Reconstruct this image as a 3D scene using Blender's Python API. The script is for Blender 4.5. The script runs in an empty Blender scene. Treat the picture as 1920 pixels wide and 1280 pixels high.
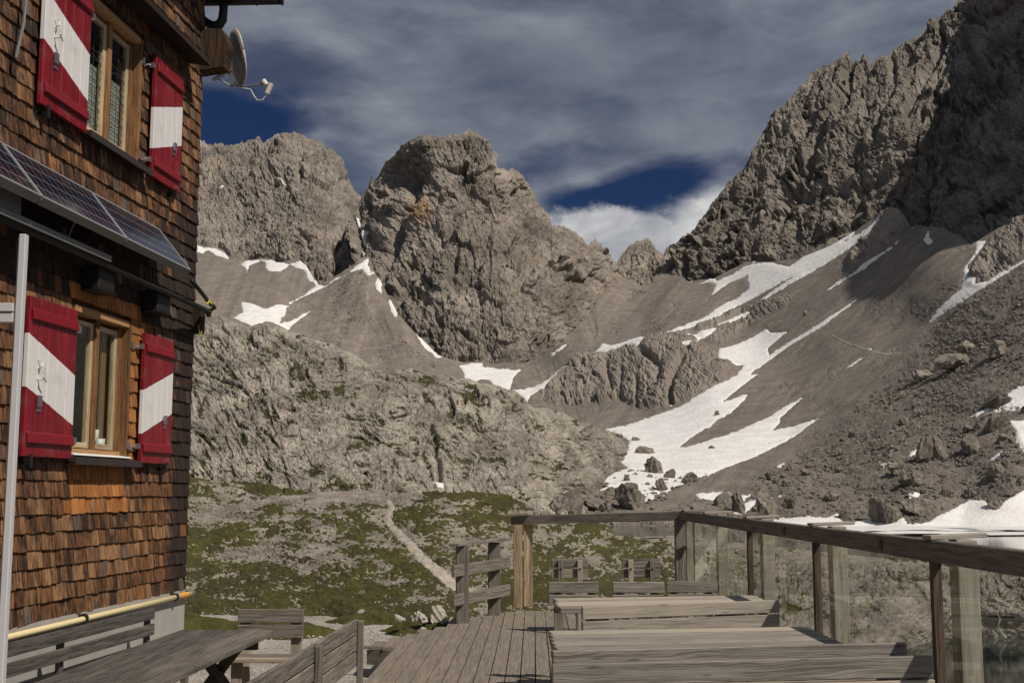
import bpy, bmesh, math, random
import numpy as np
from mathutils import Vector, Matrix

# ------------------------------------------------------------------ camera, sky, sun, exposure
S = bpy.context.scene
F = 2225.0; TH = math.atan(280/F); CZ = 1.65
CT, ST = math.cos(TH), math.sin(TH)
cd = bpy.data.cameras.new('camera'); cam = bpy.data.objects.new('camera', cd)
S.collection.objects.link(cam); S.camera = cam
cam.location = (0, 0, CZ); cam.rotation_euler = (math.pi/2+TH, 0, 0)
cd.sensor_width = 36; cd.lens = 36*F/1920; cd.clip_start = .1; cd.clip_end = 6000
S.view_settings.view_transform = 'Standard'; S.view_settings.look = 'None'
S.view_settings.gamma = 1; S.view_settings.exposure = -0.38
SUN_EL, SUN_AZ = math.radians(50), math.radians(-40)      # azimuth from +X, towards the camera side
sv = Vector((math.cos(SUN_EL)*math.cos(SUN_AZ), math.cos(SUN_EL)*math.sin(SUN_AZ), math.sin(SUN_EL)))
sl = bpy.data.lights.new('sun', 'SUN'); sl.energy = 5.0; sl.angle = math.radians(.5); sl.color = (1, .925, .835)
so = bpy.data.objects.new('sun', sl); S.collection.objects.link(so)
so.rotation_euler = sv.to_track_quat('Z', 'Y').to_euler(); so.location = (20, -20, 60)

class NT:
    """small helper to write node graphs"""
    def __init__(s, nt): s.nt = nt; s.n = nt.nodes; s.l = nt.links
    def new(s, t, **kw):
        n = s.n.new(t)
        for k, v in kw.items(): setattr(n, k, v)
        return n
    def put(s, sock, v):
        if v is None: return
        if isinstance(v, bpy.types.NodeSocket): s.l.new(v, sock)
        else:
            try: sock.default_value = v
            except Exception: sock.default_value = tuple(v)+(1,)
    def m(s, op, a, b=None, c=None, clamp=False):
        n = s.new('ShaderNodeMath', operation=op, use_clamp=clamp)
        s.put(n.inputs[0], a); s.put(n.inputs[1], b); s.put(n.inputs[2], c); return n.outputs[0]
    def mix(s, f, a, b, blend='MIX'):
        n = s.new('ShaderNodeMix', data_type='RGBA', blend_type=blend)
        s.put(n.inputs[0], f)
        for i, v in ((6, a), (7, b)):
            if isinstance(v, (tuple, list)) and len(v) == 3: v = tuple(v)+(1,)
            s.put(n.inputs[i], v)
        return n.outputs[2]
    def noise(s, vec, scale, detail=4, rough=.55, dist=0, dims='3D'):
        n = s.new('ShaderNodeTexNoise', noise_dimensions=dims)
        s.put(n.inputs['Vector'], vec); n.inputs['Scale'].default_value = scale
        n.inputs['Detail'].default_value = detail; n.inputs['Roughness'].default_value = rough
        n.inputs['Distortion'].default_value = dist; return n.outputs['Fac']
    def ss(s, x, a, b, o0=0., o1=1.):
        n = s.new('ShaderNodeMapRange', interpolation_type='SMOOTHSTEP')
        s.put(n.inputs[0], x); s.put(n.inputs[1], a); s.put(n.inputs[2], b); s.put(n.inputs[3], o0); s.put(n.inputs[4], o1)
        return n.outputs[0]
    def map(s, vec, scale=(1, 1, 1), rot=(0, 0, 0), loc=(0, 0, 0)):
        n = s.new('ShaderNodeMapping'); s.put(n.inputs[0], vec)
        n.inputs['Scale'].default_value = scale; n.inputs['Rotation'].default_value = rot; n.inputs['Location'].default_value = loc
        return n.outputs[0]
    def attr(s, name, out='Fac'):
        return s.new('ShaderNodeAttribute', attribute_name=name).outputs[out]
    def bump(s, h, strength=.5, dist=.01):
        n = s.new('ShaderNodeBump'); s.put(n.inputs['Height'], h); n.inputs['Strength'].default_value = strength
        n.inputs['Distance'].default_value = dist; return n.outputs[0]

def ray(px, py):
    a = (px-960)/F; b = (640-py)/F; y = CT-b*ST; z = ST+b*CT
    return a/y, z/y                                   # X/Y and (Z-CZ)/Y

def build_world():
    w = bpy.data.worlds.new('World'); S.world = w; w.use_nodes = True
    g = NT(w.node_tree); g.n.clear()
    out = g.new('ShaderNodeOutputWorld'); bg = g.new('ShaderNodeBackground')
    sky = g.new('ShaderNodeTexSky', sky_type='NISHITA', sun_disc=False)
    sky.sun_elevation = SUN_EL
    sky.sun_rotation = math.atan2(sv.x, sv.y)
    sky.altitude = 2300; sky.dust_density = .1; sky.ozone_density = 4; sky.air_density = 1
    d = g.new('ShaderNodeTexCoord').outputs['Generated']
    sx = g.new('ShaderNodeSeparateXYZ'); g.l.new(d, sx.inputs[0]); X, Y, Z = sx.outputs
    def blob(px, py, rx, ry, e0, e1, wob, tilt=0):
        a, b = ray(px, py); L = math.sqrt(a*a+1+b*b); xc, zc = a/L, b/L
        ax = g.m('ADD', X, -xc); az = g.m('ADD', Z, -zc)
        az = g.m('ADD', az, g.m('MULTIPLY', ax, -tilt))
        u = g.m('DIVIDE', ax, rx/F); v = g.m('DIVIDE', az, ry/F)
        r = g.m('SQRT', g.m('ADD', g.m('MULTIPLY', u, u), g.m('MULTIPLY', v, v)))
        r = g.m('ADD', r, wob)
        return g.ss(r, e0, e1, 1., 0.)
    n1 = g.noise(g.map(d, (2.0, 2.0, 5)), 2.0, 5, .5, .1)
    n2 = g.noise(g.map(d, (2.2, 2.2, 5), (0, .12, 0)), 4.2, 7, .52, .15)
    n3 = g.noise(g.map(d, (1, 1, 1.5)), 16, 8, .6, .3)
    w1 = g.m('MULTIPLY', g.m('ADD', n2, -.5), 2.2); w3 = g.m('MULTIPLY', g.m('ADD', n3, -.5), 1.5)
    gaps = [blob(1215, 350, 290, 44, .45, 1.3, w1, .17), blob(410, 240, 190, 80, .3, 1.2, w1, .1),
            blob(650, 315, 110, 75, .1, 1.3, w1), blob(470, 120, 190, 80, -.2, 1.5, w1)]
    gp = gaps[0]
    gp = g.m('MAXIMUM', gp, gaps[1]); gp = g.m('MAXIMUM', gp, g.m('MULTIPLY', gaps[2], .7)); gp = g.m('MAXIMUM', gp, g.m('MULTIPLY', gaps[3], .62)); gp = g.m('MAXIMUM', gp, g.m('MULTIPLY', blob(1000, 320, 170, 40, .1, 1.3, w1, .1), .75))
    n5 = g.noise(g.map(d, (3, 3, 8.5), (0, .2, 0)), 3.0, 8, .6, .5)
    cover = g.ss(g.m('ADD', g.m('MULTIPLY', n1, .72), g.m('MULTIPLY', n5, .28)), .34, .58, .62, 1.)
    cover = g.m('MULTIPLY', cover, g.m('SUBTRACT', 1., gp))
    cl = g.mix(g.ss(g.m('ADD', g.m('MULTIPLY', n2, .72), g.m('MULTIPLY', n5, .28)), .34, .66), (.17, .20, .262), (.375, .40, .455))
    cl = g.mix(g.ss(n1, .3, .7), g.mix(.35, cl, (.10, .125, .18)), cl)
    skyc = g.mix(1., sky.outputs[0], (.015, .020, .030), 'MULTIPLY')
    col = g.mix(cover, skyc, cl)
    cum = blob(1165, 500, 255, 134, .70, 1.04, w3, -.02)
    cum2 = blob(1340, 420, 120, 60, .6, 1.1, w3, .1)
    cm = g.m('MAXIMUM', cum, cum2)
    n4 = g.noise(g.map(d, (1, 1, 1.3)), 11, 6, .6, .5)
    cc = g.mix(g.ss(n4, .35, .65), (.44, .46, .50), (.92, .91, .89))
    shade = blob(1150, 520, 260, 75, .2, 1.2, w1)
    cc = g.mix(g.m('MULTIPLY', shade, .45), cc, (.33, .35, .42))
    col = g.mix(g.m('MULTIPLY', cm, .93), col, cc)
    g.l.new(col, bg.inputs[0]); bg.inputs[1].default_value = WORLD_STR
    g.l.new(bg.outputs[0], out.inputs[0])
WORLD_STR = 1.0    # the sky colour itself is scaled to 0.1 inside the graph
build_world()

# ------------------------------------------------------------------ helpers
rng = np.random.default_rng(7); random.seed(11)
COL = S.collection
def tag(o, label=None, cat=None, group=None, kind=None):
    if label: o['label'] = label
    if cat: o['category'] = cat
    if group: o['group'] = group
    if kind: o['kind'] = kind
    return o
def empty(name, loc=(0, 0, 0), rz=0, **kw):
    o = bpy.data.objects.new(name, None); COL.objects.link(o); o.location = loc; o.rotation_euler = (0, 0, rz)
    o.empty_display_size = .1
    return tag(o, **kw)
def copy_tree(o, parent=None):
    c = o.copy(); COL.objects.link(c)
    if parent: c.parent = parent
    for ch in list(o.children): copy_tree(ch, c)
    return c

class MB:
    """collects planks, boards and tubes with a grain uv and a per-piece tint"""
    def __init__(s): s.v = []; s.f = []; s.uv = []; s.t = []; s.mi = []
    def poly8(s, P, tint=None, L=None, mi=0):
        """hexahedron, P = 8 points: bottom 4 ccw, top 4 ccw; long axis L = 0/1/2 for grain"""
        b = len(s.v); s.v += [tuple(p) for p in P]; t = random.random() if tint is None else tint
        e = [(Vector(P[1])-Vector(P[0])).length, (Vector(P[3])-Vector(P[0])).length, (Vector(P[4])-Vector(P[0])).length]
        if L is None: L = e.index(max(e))
        o = (random.random()*50, random.random()*50)
        loc = [(0, 0, 0), (1, 0, 0), (1, 1, 0), (0, 1, 0), (0, 0, 1), (1, 0, 1), (1, 1, 1), (0, 1, 1)]
        for q in ((0, 3, 2, 1), (4, 5, 6, 7), (0, 1, 5, 4), (1, 2, 6, 5), (2, 3, 7, 6), (3, 0, 4, 7)):
            s.f.append([b+i for i in q]); s.t.append(t); s.mi.append(mi)
            for i in q:
                c = [loc[i][k]*e[k] for k in range(3)]
                oth = [c[k] for k in range(3) if k != L]
                s.uv.append((c[L]+o[0], oth[0]+oth[1]+o[1]))
    def box(s, c, d, R=None, tint=None, L=None, mi=0):
        x, y, z = d[0]/2, d[1]/2, d[2]/2
        P = [Vector(p) for p in ((-x, -y, -z), (x, -y, -z), (x, y, -z), (-x, y, -z), (-x, -y, z), (x, -y, z), (x, y, z), (-x, y, z))]
        if R is not None: P = [R @ p for p in P]
        s.poly8([p+Vector(c) for p in P], tint, L, mi)
    def span(s, a, b, **k):
        s.box([(a[i]+b[i])/2 for i in range(3)], [abs(b[i]-a[i]) for i in range(3)], **k)
    def beam(s, a, b, w, h, up=(0, 0, 1), tint=None):
        a = Vector(a); b = Vector(b); d = (b-a); n = d.normalized(); side = n.cross(Vector(up)).normalized(); u = side.cross(n)
        P = []
        for q in (a, b): P += [q-side*w/2-u*h/2, q+side*w/2-u*h/2, q+side*w/2+u*h/2, q-side*w/2+u*h/2]
        s.poly8(P, tint, 2)
    def tube(s, pts, r, n=8, cap=True, tint=.5):
        pts = [Vector(p) for p in pts]; b = len(s.v); rs = r if isinstance(r, (list, tuple)) else [r]*len(pts)
        ref = Vector((.13, .2, .97)); prev = None
        for i, p in enumerate(pts):
            d = (pts[min(i+1, len(pts)-1)]-pts[max(i-1, 0)]).normalized()
            if prev is None: prev = d.cross(ref).normalized()
            x = (prev-d*prev.dot(d)).normalized(); prev = x; y = d.cross(x)
            for k in range(n):
                a = 2*math.pi*k/n; s.v.append(tuple(p+(x*math.cos(a)+y*math.sin(a))*rs[i]))
        for i in range(len(pts)-1):
            for k in range(n):
                q = [b+i*n+k, b+i*n+(k+1) % n, b+(i+1)*n+(k+1) % n, b+(i+1)*n+k]
                s.f.append(q); s.t.append(tint); s.mi.append(0); s.uv += [(i, k), (i, k+1), (i+1, k+1), (i+1, k)]
        if cap:
            for q in ([b+k for k in range(n)][::-1], [b+(len(pts)-1)*n+k for k in range(n)]):
                s.f.append(q); s.t.append(tint); s.mi.append(0); s.uv += [(0, 0)]*n
    def prism(s, poly, h, axis=2, tint=.5, mi=0):
        """poly = list of 3d points (planar), extruded by vector h"""
        h = Vector(h); b = len(s.v); n = len(poly)
        s.v += [tuple(p) for p in poly]+[tuple(Vector(p)+h) for p in poly]
        fs = [[b+i for i in range(n)][::-1], [b+n+i for i in range(n)]]+[[b+i, b+(i+1) % n, b+n+(i+1) % n, b+n+i] for i in range(n)]
        for q in fs:
            s.f.append(q); s.t.append(tint); s.mi.append(mi)
            for i in q: s.uv.append((s.v[i][0]*.7+s.v[i][2], s.v[i][1]))
    def build(s, name, mat, parent=None, smooth=False, bevel=0, **kw):
        me = bpy.data.meshes.new(name); me.from_pydata(s.v, [], s.f)
        uv = me.uv_layers.new(name='grain'); uv.data.foreach_set('uv', np.array(s.uv, 'f').ravel())
        at = me.attributes.new('tint', 'FLOAT', 'FACE'); at.data.foreach_set('value', np.array(s.t, 'f'))
        mats = mat if isinstance(mat, list) else [mat]
        for m in mats: me.materials.append(m)
        me.polygons.foreach_set('material_index', s.mi)
        me.polygons.foreach_set('use_smooth', [smooth]*len(s.f))
        bm = bmesh.new(); bm.from_mesh(me); bmesh.ops.recalc_face_normals(bm, faces=bm.faces); bm.to_mesh(me); bm.free()
        o = bpy.data.objects.new(name, me); COL.objects.link(o)
        if parent: o.parent = parent
        if bevel:
            m = o.modifiers.new('bevel', 'BEVEL'); m.width = bevel; m.segments = 1; m.limit_method = 'ANGLE'
        return tag(o, **kw)

def mesh_np(name, V, Fq, mat, attrs=None, smooth=True, **kw):
    me = bpy.data.meshes.new(name); k = Fq.shape[1]
    me.vertices.add(len(V)); me.vertices.foreach_set('co', V.astype('f').ravel())
    me.loops.add(Fq.size); me.loops.foreach_set('vertex_index', Fq.astype('i').ravel())
    me.polygons.add(len(Fq)); me.polygons.foreach_set('loop_start', np.arange(0, Fq.size, k, dtype='i'))
    me.polygons.foreach_set('loop_total', np.full(len(Fq), k, 'i'))
    me.polygons.foreach_set('use_smooth', np.broadcast_to(np.asarray(smooth, bool), (len(Fq),)).copy())
    for a, val in (attrs or {}).items():
        t = me.attributes.new(a, 'FLOAT', 'POINT'); t.data.foreach_set('value', val.astype('f').ravel())
    me.materials.append(mat); me.update(); me.validate()
    o = bpy.data.objects.new(name, me); COL.objects.link(o)
    return tag(o, **kw)

# ------------------------------------------------------------------ numpy noise
def _h(ix, iy, s):
    h = (ix.astype(np.int64)*374761393 + iy.astype(np.int64)*668265263 + s*974634777) & 0x7fffffff
    h = ((h ^ (h >> 13))*1274126177) & 0x7fffffff
    return ((h ^ (h >> 16)) & 0xffffff)/float(0xffffff)
def pn(x, y, s=0):
    ix = np.floor(x); iy = np.floor(y); fx = x-ix; fy = y-iy
    u = fx*fx*fx*(fx*(fx*6-15)+10); v = fy*fy*fy*(fy*(fy*6-15)+10)
    def g(dx, dy):
        a = _h(ix+dx, iy+dy, s)*2*np.pi
        return np.cos(a)*(fx-dx)+np.sin(a)*(fy-dy)
    a = g(0, 0); b = g(1, 0); c = g(0, 1); d = g(1, 1)
    return (a+(b-a)*u+(c-a)*v+(a-b-c+d)*u*v)*1.5
def fbm(x, y, o=4, s=0, gain=.5):
    r = 0; a = 1; t = 0
    for i in range(o): r = r+a*pn(x, y, s+i*17); t += a; a *= gain; x = x*2.03+5.1; y = y*2.03+1.7
    return r/t
def ridge(x, y, o=4, s=0, gain=.5):
    r = 0; a = 1; t = 0
    for i in range(o): r = r+a*(1-2*np.abs(pn(x, y, s+i*31))); t += a; a *= gain; x = x*2.1+3.1; y = y*2.1+7.7
    return r/t
def cell(x, y, s=0):
    """faceted noise: every cell is a tilted plane; also returns the distance to the cell border"""
    ix = np.floor(x); iy = np.floor(y); d1 = np.full(x.shape, 9.); d2 = d1.copy(); val = np.zeros(x.shape)
    for dx in (-1, 0, 1):
        for dy in (-1, 0, 1):
            cx = ix+dx; cy = iy+dy; qx = cx+_h(cx, cy, s); qy = cy+_h(cx, cy, s+5)
            ex = x-qx; ey = y-qy; d = ex*ex+ey*ey
            a = _h(cx, cy, s+9)*6.283; tl = .4+_h(cx, cy, s+12)
            v = (ex*np.cos(a)+ey*np.sin(a))*tl + (_h(cx, cy, s+3)-.5)*.7
            m = d < d1
            d2 = np.where(m, d1, np.minimum(d2, d)); val = np.where(m, v, val); d1 = np.where(m, d, d1)
    return val, np.sqrt(d2)-np.sqrt(d1)
def sm(x, a, b):
    t = np.clip((x-a)/(b-a), 0, 1); return t*t*(3-2*t)
def sdf(px, py, polys):
    """signed distance in pixels of the photograph's scale, positive inside any polygon"""
    out = np.full(px.shape, -60.)
    for P in polys:
        P = np.array(P, float); x0, y0 = P.min(0)-40; x1, y1 = P.max(0)+40
        m = (px > x0) & (px < x1) & (py > y0) & (py < y1)
        if not m.any(): continue
        x = px[m]; y = py[m]; d = np.full(x.shape, 1e9); ins = np.zeros(x.shape, bool)
        for i in range(len(P)):
            ax, ay = P[i]; bx, by = P[(i+1) % len(P)]; ex = bx-ax; ey = by-ay
            t = np.clip(((x-ax)*ex+(y-ay)*ey)/(ex*ex+ey*ey+1e-9), 0, 1)
            d = np.minimum(d, (x-ax-t*ex)**2+(y-ay-t*ey)**2)
            if ey != 0: ins ^= ((ay > y) != (by > y)) & (x < ex*(y-ay)/ey+ax)
        out[m] = np.maximum(out[m], np.sqrt(d)*np.where(ins, 1, -1))
    return out
def line_d(px, py, pts):
    d = np.full(px.shape, 1e9)
    for (ax, ay), (bx, by) in zip(pts[:-1], pts[1:]):
        ex = bx-ax; ey = by-ay; t = np.clip(((px-ax)*ex+(py-ay)*ey)/(ex*ex+ey*ey), 0, 1)
        d = np.minimum(d, np.hypot(px-ax-t*ex, py-ay-t*ey))
    return d
class TPS:
    def __init__(s, pts, lam=.0005):
        P = np.array(pts, float); s.c = P[:, :2]/1000; n = len(P); s.lo = s.c[:, 0].min()-.01; s.hi = s.c[:, 0].max()+.04
        K = s.k(s.c[:, None]-s.c[None]); K += lam*np.eye(n)
        A = np.zeros((n+3, n+3)); A[:n, :n] = K; A[:n, n] = 1; A[:n, n+1:] = s.c; A[n, :n] = 1; A[n+1:, :n] = s.c.T
        s.w = np.linalg.solve(A, np.r_[np.log(P[:, 2]), 0, 0, 0]); s.n = n
    def k(s, d):
        r2 = (d**2).sum(-1)+1e-12; return r2*np.log(r2)
    def __call__(s, px, py):
        x = np.clip(np.asarray(px, float)/1000, s.lo, s.hi); y = np.asarray(py, float)/1000; r = s.w[s.n]+s.w[s.n+1]*x+s.w[s.n+2]*y
        for i in range(s.n):
            r2 = (x-s.c[i, 0])**2+(y-s.c[i, 1])**2+1e-12; r = r+s.w[i]*r2*np.log(r2)
        return np.exp(r)
def pos(px, py, D):
    a = (px-960)/F; b = (640-py)/F; y = CT-b*ST; z = ST+b*CT
    return np.stack([a/y*D, D+0*px, CZ+z/y*D], -1)
def gpos(x, y, z):     # point on the ground height z seen at picture coordinates x, y
    a, b = ray(x, y); Y = (z-CZ)/b; return Vector((a*Y, Y, z))

# ------------------------------------------------------------------ materials
def mat(name, rough=.8, spec=.3, metal=0):
    m = bpy.data.materials.new(name); m.use_nodes = True; g = NT(m.node_tree)
    b = g.n['Principled BSDF']; b.inputs['Roughness'].default_value = rough
    b.inputs['Specular IOR Level'].default_value = spec; b.inputs['Metallic'].default_value = metal
    return m, g, b
def objco(g): return g.new('ShaderNodeTexCoord').outputs['Object']
def plain(name, c, rough=.6, spec=.3, metal=0, var=.12, scale=12):
    m, g, b = mat(name, rough, spec, metal); n = g.noise(objco(g), scale, 5)
    g.put(b.inputs['Base Color'], g.mix(n, tuple(x*(1-var) for x in c), tuple(min(1, x*(1+var)) for x in c)))
    return m
def wood(name, c0, c1, c2=None, rough=.8, grain=26, bump=.6, knots=True):
    m, g, b = mat(name, rough, .25); uv = g.new('ShaderNodeUVMap', uv_map='grain').outputs[0]; t = g.attr('tint')
    warp = g.noise(g.map(uv, (1.2, 5, 1)), 1, 3, dims='2D')
    uv2 = g.new('ShaderNodeVectorMath', operation='ADD'); g.l.new(uv, uv2.inputs[0])
    cx = g.new('ShaderNodeCombineXYZ'); g.put(cx.inputs[1], g.m('MULTIPLY', warp, .07)); g.l.new(cx.outputs[0], uv2.inputs[1])
    v = uv2.outputs[0]
    n1 = g.noise(g.map(v, (1.6, grain*1.6, 1)), 1, 5, .65, dims='2D')
    n2 = g.noise(g.map(v, (4, grain*7, 1)), 1, 3, .6, dims='2D')
    n3 = g.noise(g.map(uv, (.8, 2.5, 1)), 1.3, 4, .6, dims='2D')
    f = g.m('ADD', g.m('MULTIPLY', n1, .6), g.m('MULTIPLY', n2, .4))
    col = g.mix(g.ss(f, .36, .62), c0, c1)
    col = g.mix(g.ss(n3, .35, .7), g.mix(.3, col, c0), col)
    if c2: col = g.mix(g.ss(g.m('ADD', g.m('MULTIPLY', t, .7), g.m('MULTIPLY', n3, .5)), .6, .95), col, c2)
    col = g.mix(1., col, g.mix(t, (.84, .84, .84), (1.2, 1.19, 1.16)), 'MULTIPLY')
    if knots:
        vo = g.new('ShaderNodeTexVoronoi', voronoi_dimensions='2D'); g.l.new(g.map(v, (2.0, 9, 1)), vo.inputs['Vector'])
        vo.inputs['Scale'].default_value = 1
        col = g.mix(g.m('MULTIPLY', g.ss(vo.outputs['Distance'], .02, .09, 1., 0.), .6), col, tuple(x*.5 for x in c0))
    cr = g.ss(n2, .22, .34, 1., 0.)
    col = g.mix(g.m('MULTIPLY', cr, .6), col, tuple(x*.25 for x in c0))
    g.put(b.inputs['Base Color'], col)
    g.put(b.inputs['Normal'], g.bump(f, bump, .006))
    return m
W_GREY = wood('weathered_grey_wood', (.10, .085, .07), (.28, .245, .205), (.32, .27, .21), bump=.9)
W_DARK = wood('dark_grey_wood', (.05, .045, .04), (.165, .145, .125), (.2, .17, .14))
W_DECK = wood('deck_wood', (.145, .12, .094), (.27, .23, .182), None, grain=30, bump=.35)
W_PALE = wood('pale_grey_wood', (.155, .135, .113), (.36, .322, .275), (.36, .315, .255), grain=30, bump=1.0)
W_WARM = wood('warm_post_wood', (.22, .14, .08), (.48, .37, .26), None, grain=20, knots=False)
W_RAIL = wood('handrail_wood', (.10, .082, .066), (.23, .195, .158), (.13, .1, .08))
W_BROWN = wood('brown_post_wood', (.05, .036, .026), (.145, .10, .066), None, knots=False)
W_OUT = wood('greenish_post_wood', (.24, .215, .165), (.41, .37, .295), None, knots=True)
W_WIN = wood('window_wood', (.10, .045, .018), (.30, .155, .065), (.38, .22, .10), grain=18)
W_CREAM = wood('cream_sash_wood', (.34, .25, .14), (.52, .43, .28), None, grain=18, knots=False)
W_BEAM = wood('old_beam_wood', (.012, .009, .007), (.10, .055, .027), (.03, .022, .018), grain=14)

def shingle_mat():
    m, g, b = mat('wooden_shingles', .75, .25); uv = g.new('ShaderNodeUVMap', uv_map='grain').outputs[0]
    t = g.attr('tint'); fr = g.attr('fresh'); dk = g.attr('dark')
    n1 = g.noise(g.map(uv, (4, 60, 1)), 1, 5, .65, dims='2D'); n2 = g.noise(g.map(uv, (9, 22, 1)), 1, 4, .6, dims='2D')
    n3 = g.noise(objco(g), 1.3, 4, .6)
    c = g.mix(g.ss(n1, .32, .68), (.05, .023, .012), (.26, .12, .05))
    c = g.mix(g.ss(t, .45, 1.), c, g.mix(g.ss(n1, .3, .7), (.19, .09, .04), (.42, .24, .12)))
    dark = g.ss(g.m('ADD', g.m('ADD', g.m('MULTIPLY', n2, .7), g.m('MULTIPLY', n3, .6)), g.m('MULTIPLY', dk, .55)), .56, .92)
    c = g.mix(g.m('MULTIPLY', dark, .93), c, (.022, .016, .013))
    c = g.mix(g.ss(g.m('MULTIPLY', g.ss(t, .0, .12, 1., 0.), n1), .3, .6), c, (.15, .125, .105))
    fo = g.mix(g.ss(n1, .3, .7), (.30, .105, .028), (.56, .245, .075))
    c = g.mix(g.m('MULTIPLY', fr, .9), c, g.mix(1., fo, g.mix(t, (.62, .6, .6), (1.15, 1.15, 1.15)), 'MULTIPLY'))
    g.put(b.inputs['Base Color'], c); g.put(b.inputs['Normal'], g.bump(n1, .8, .006))
    return m

def rock_mat(name, c0, c1, c2, sc=.12, bump=1.0, bd=.6, veg=False):
    m, g, b = mat(name, .95, .12); co = objco(g)
    n1 = g.noise(co, sc*.35, 6, .6); n2 = g.noise(g.map(co, (1, 1, 1)), sc*3, 7, .68); tn = g.attr('tone'); st = g.attr('stain')
    c = g.mix(g.ss(g.m('ADD', g.m('MULTIPLY', n1, .5), g.m('MULTIPLY', n2, .5)), .36, .64), c0, c1)
    c = g.mix(g.ss(st, .55, .85), c, c2)
    sp = g.noise(co, sc*11, 3, .8); c = g.mix(1., c, g.mix(g.ss(sp, .36, .64), (.72, .72, .73), (1.25, 1.24, 1.22)), 'MULTIPLY')
    c = g.mix(1., c, g.mix(tn, (.64, .64, .66), (1.26, 1.25, 1.22)), 'MULTIPLY')
    if veg:
        v = g.attr('veg')
        vc = g.mix(g.ss(n2, .35, .65), (.035, .034, .015), (.10, .094, .045))
        c = g.mix(g.ss(v, .35, .65), c, vc)
    g.put(b.inputs['Base Color'], c)
    h = g.m('ADD', g.m('MULTIPLY', n2, 1.), g.m('MULTIPLY', g.noise(co, sc*12, 5, .7), .4))
    g.put(b.inputs['Normal'], g.bump(h, bump, bd)); return m
M_ROCK = rock_mat('limestone_rock', (.165, .142, .118), (.335, .297, .252), (.32, .235, .15))
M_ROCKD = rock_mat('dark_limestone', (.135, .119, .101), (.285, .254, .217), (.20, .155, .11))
M_SCREE = rock_mat('scree_gravel', (.175, .151, .127), (.275, .241, .203), (.28, .245, .205), .5, .7, .35)
M_HILL = rock_mat('hill_rock', (.15, .133, .11), (.40, .358, .30), (.39, .335, .27), .4, .8, .3, veg=True)
M_SLOPE = rock_mat('stony_soil', (.18, .154, .126), (.46, .405, .34), (.40, .335, .265), 2.0, 1., .12, veg=True)
M_BOUL = rock_mat('boulder_rock', (.15, .13, .108), (.32, .283, .238), (.26, .2, .14), .9, 1., .15)
def snow_mat():
    m, g, b = mat('old_snow', .6, .3); co = objco(g)
    n = g.noise(co, .25, 6, .6); n2 = g.noise(co, 1.6, 4, .6)
    c = g.mix(g.ss(n, .3, .7), (.70, .67, .63), (.83, .81, .78)); c = g.mix(g.ss(n2, .25, .5, .22, 0.), c, (.45, .40, .35))
    g.put(b.inputs['Base Color'], c); g.put(b.inputs['Normal'], g.bump(n2, .55, .35))
    b.inputs['Subsurface Weight'].default_value = 0
    return m
M_SNOW = snow_mat()
def grass_mat():
    m, g, b = mat('alpine_turf', .9, .15); co = objco(g)
    n = g.noise(co, .25, 4, .6); n2 = g.noise(co, 3.5, 6, .7); tn = g.attr('tone')
    c = g.mix(g.ss(n2, .3, .7), (.022, .022, .008), (.105, .095, .032))
    c = g.mix(g.ss(g.m('ADD', g.m('MULTIPLY', n, .6), g.m('MULTIPLY', tn, .4)), .3, .68), g.mix(.5, c, (.05, .038, .02)), g.mix(.35, c, (.105, .105, .022)))
    vo = g.new('ShaderNodeTexVoronoi'); g.l.new(co, vo.inputs['Vector']); vo.inputs['Scale'].default_value = 1.6
    fl = g.m('MULTIPLY', g.ss(vo.outputs['Distance'], .06, .13, 1., 0.), g.ss(g.noise(co, .35, 2), .48, .6))
    c = g.mix(fl, c, (.5, .48, .42))
    g.put(b.inputs['Base Color'], c); g.put(b.inputs['Normal'], g.bump(n2, 1., .14)); return m
M_GRASS = grass_mat()
def path_mat():
    m, g, b = mat('trodden_path', .95, .1); co = objco(g); n = g.noise(co, 1.5, 7, .7)
    g.put(b.inputs['Base Color'], g.mix(g.ss(n, .3, .7), (.28, .24, .19), (.47, .415, .35))); g.put(b.inputs['Normal'], g.bump(n, .7, .08)); return m
M_PATH = path_mat()
def gravel_mat():
    m, g, b = mat('gravel', .95, .15); co = objco(g)
    n = g.noise(co, .7, 5, .6); n2 = g.noise(co, 9, 8, .75)
    vo = g.new('ShaderNodeTexVoronoi', feature='F1'); g.l.new(co, vo.inputs['Vector']); vo.inputs['Scale'].default_value = 26
    c = g.mix(g.ss(n, .3, .7), (.29, .255, .205), (.46, .41, .345))
    c = g.mix(g.ss(n2, .3, .7, .0, .7), c, (.20, .17, .135))
    c = g.mix(g.ss(g.m('MULTIPLY', n, n2), .12, .42), c, (.5, .46, .40))
    c = g.mix(1., c, g.mix(vo.outputs['Color'], (.72, .72, .72), (1.2, 1.2, 1.2)), 'MULTIPLY')
    g.put(b.inputs['Base Color'], c); g.put(b.inputs['Normal'], g.bump(g.m('ADD', n2, g.m('MULTIPLY', vo.outputs['Distance'], -1.)), 1., .03)); return m
M_GRAVEL = gravel_mat()
def water_mat():
    m, g, b = mat('lake_water', .04, .5); co = objco(g)
    b.inputs['Base Color'].default_value = (.012, .02, .018, 1)
    g.put(b.inputs['Normal'], g.bump(g.noise(g.map(co, (.6, 1.6, 1)), 1.2, 4, .6), .12, .05)); return m
M_WATER = water_mat()
M_STONE = plain('pale_stone', (.42, .38, .32), .9, .2, var=.3, scale=3)
M_WHITE = plain('white_paint', (.72, .70, .67), .5, .4, var=.05)
M_RED = None
M_METAL = plain('galvanised_metal', (.35, .35, .36), .4, .5, .8)
M_ALU2 = plain('painted_aluminium', (.60, .60, .60), .4, .4, .1, var=.04)
M_DARKM = plain('dark_metal', (.035, .033, .033), .45, .4, .3)
M_SILL = plain('dark_sill_sheet', (.06, .05, .045), .5, .4, .4)
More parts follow.
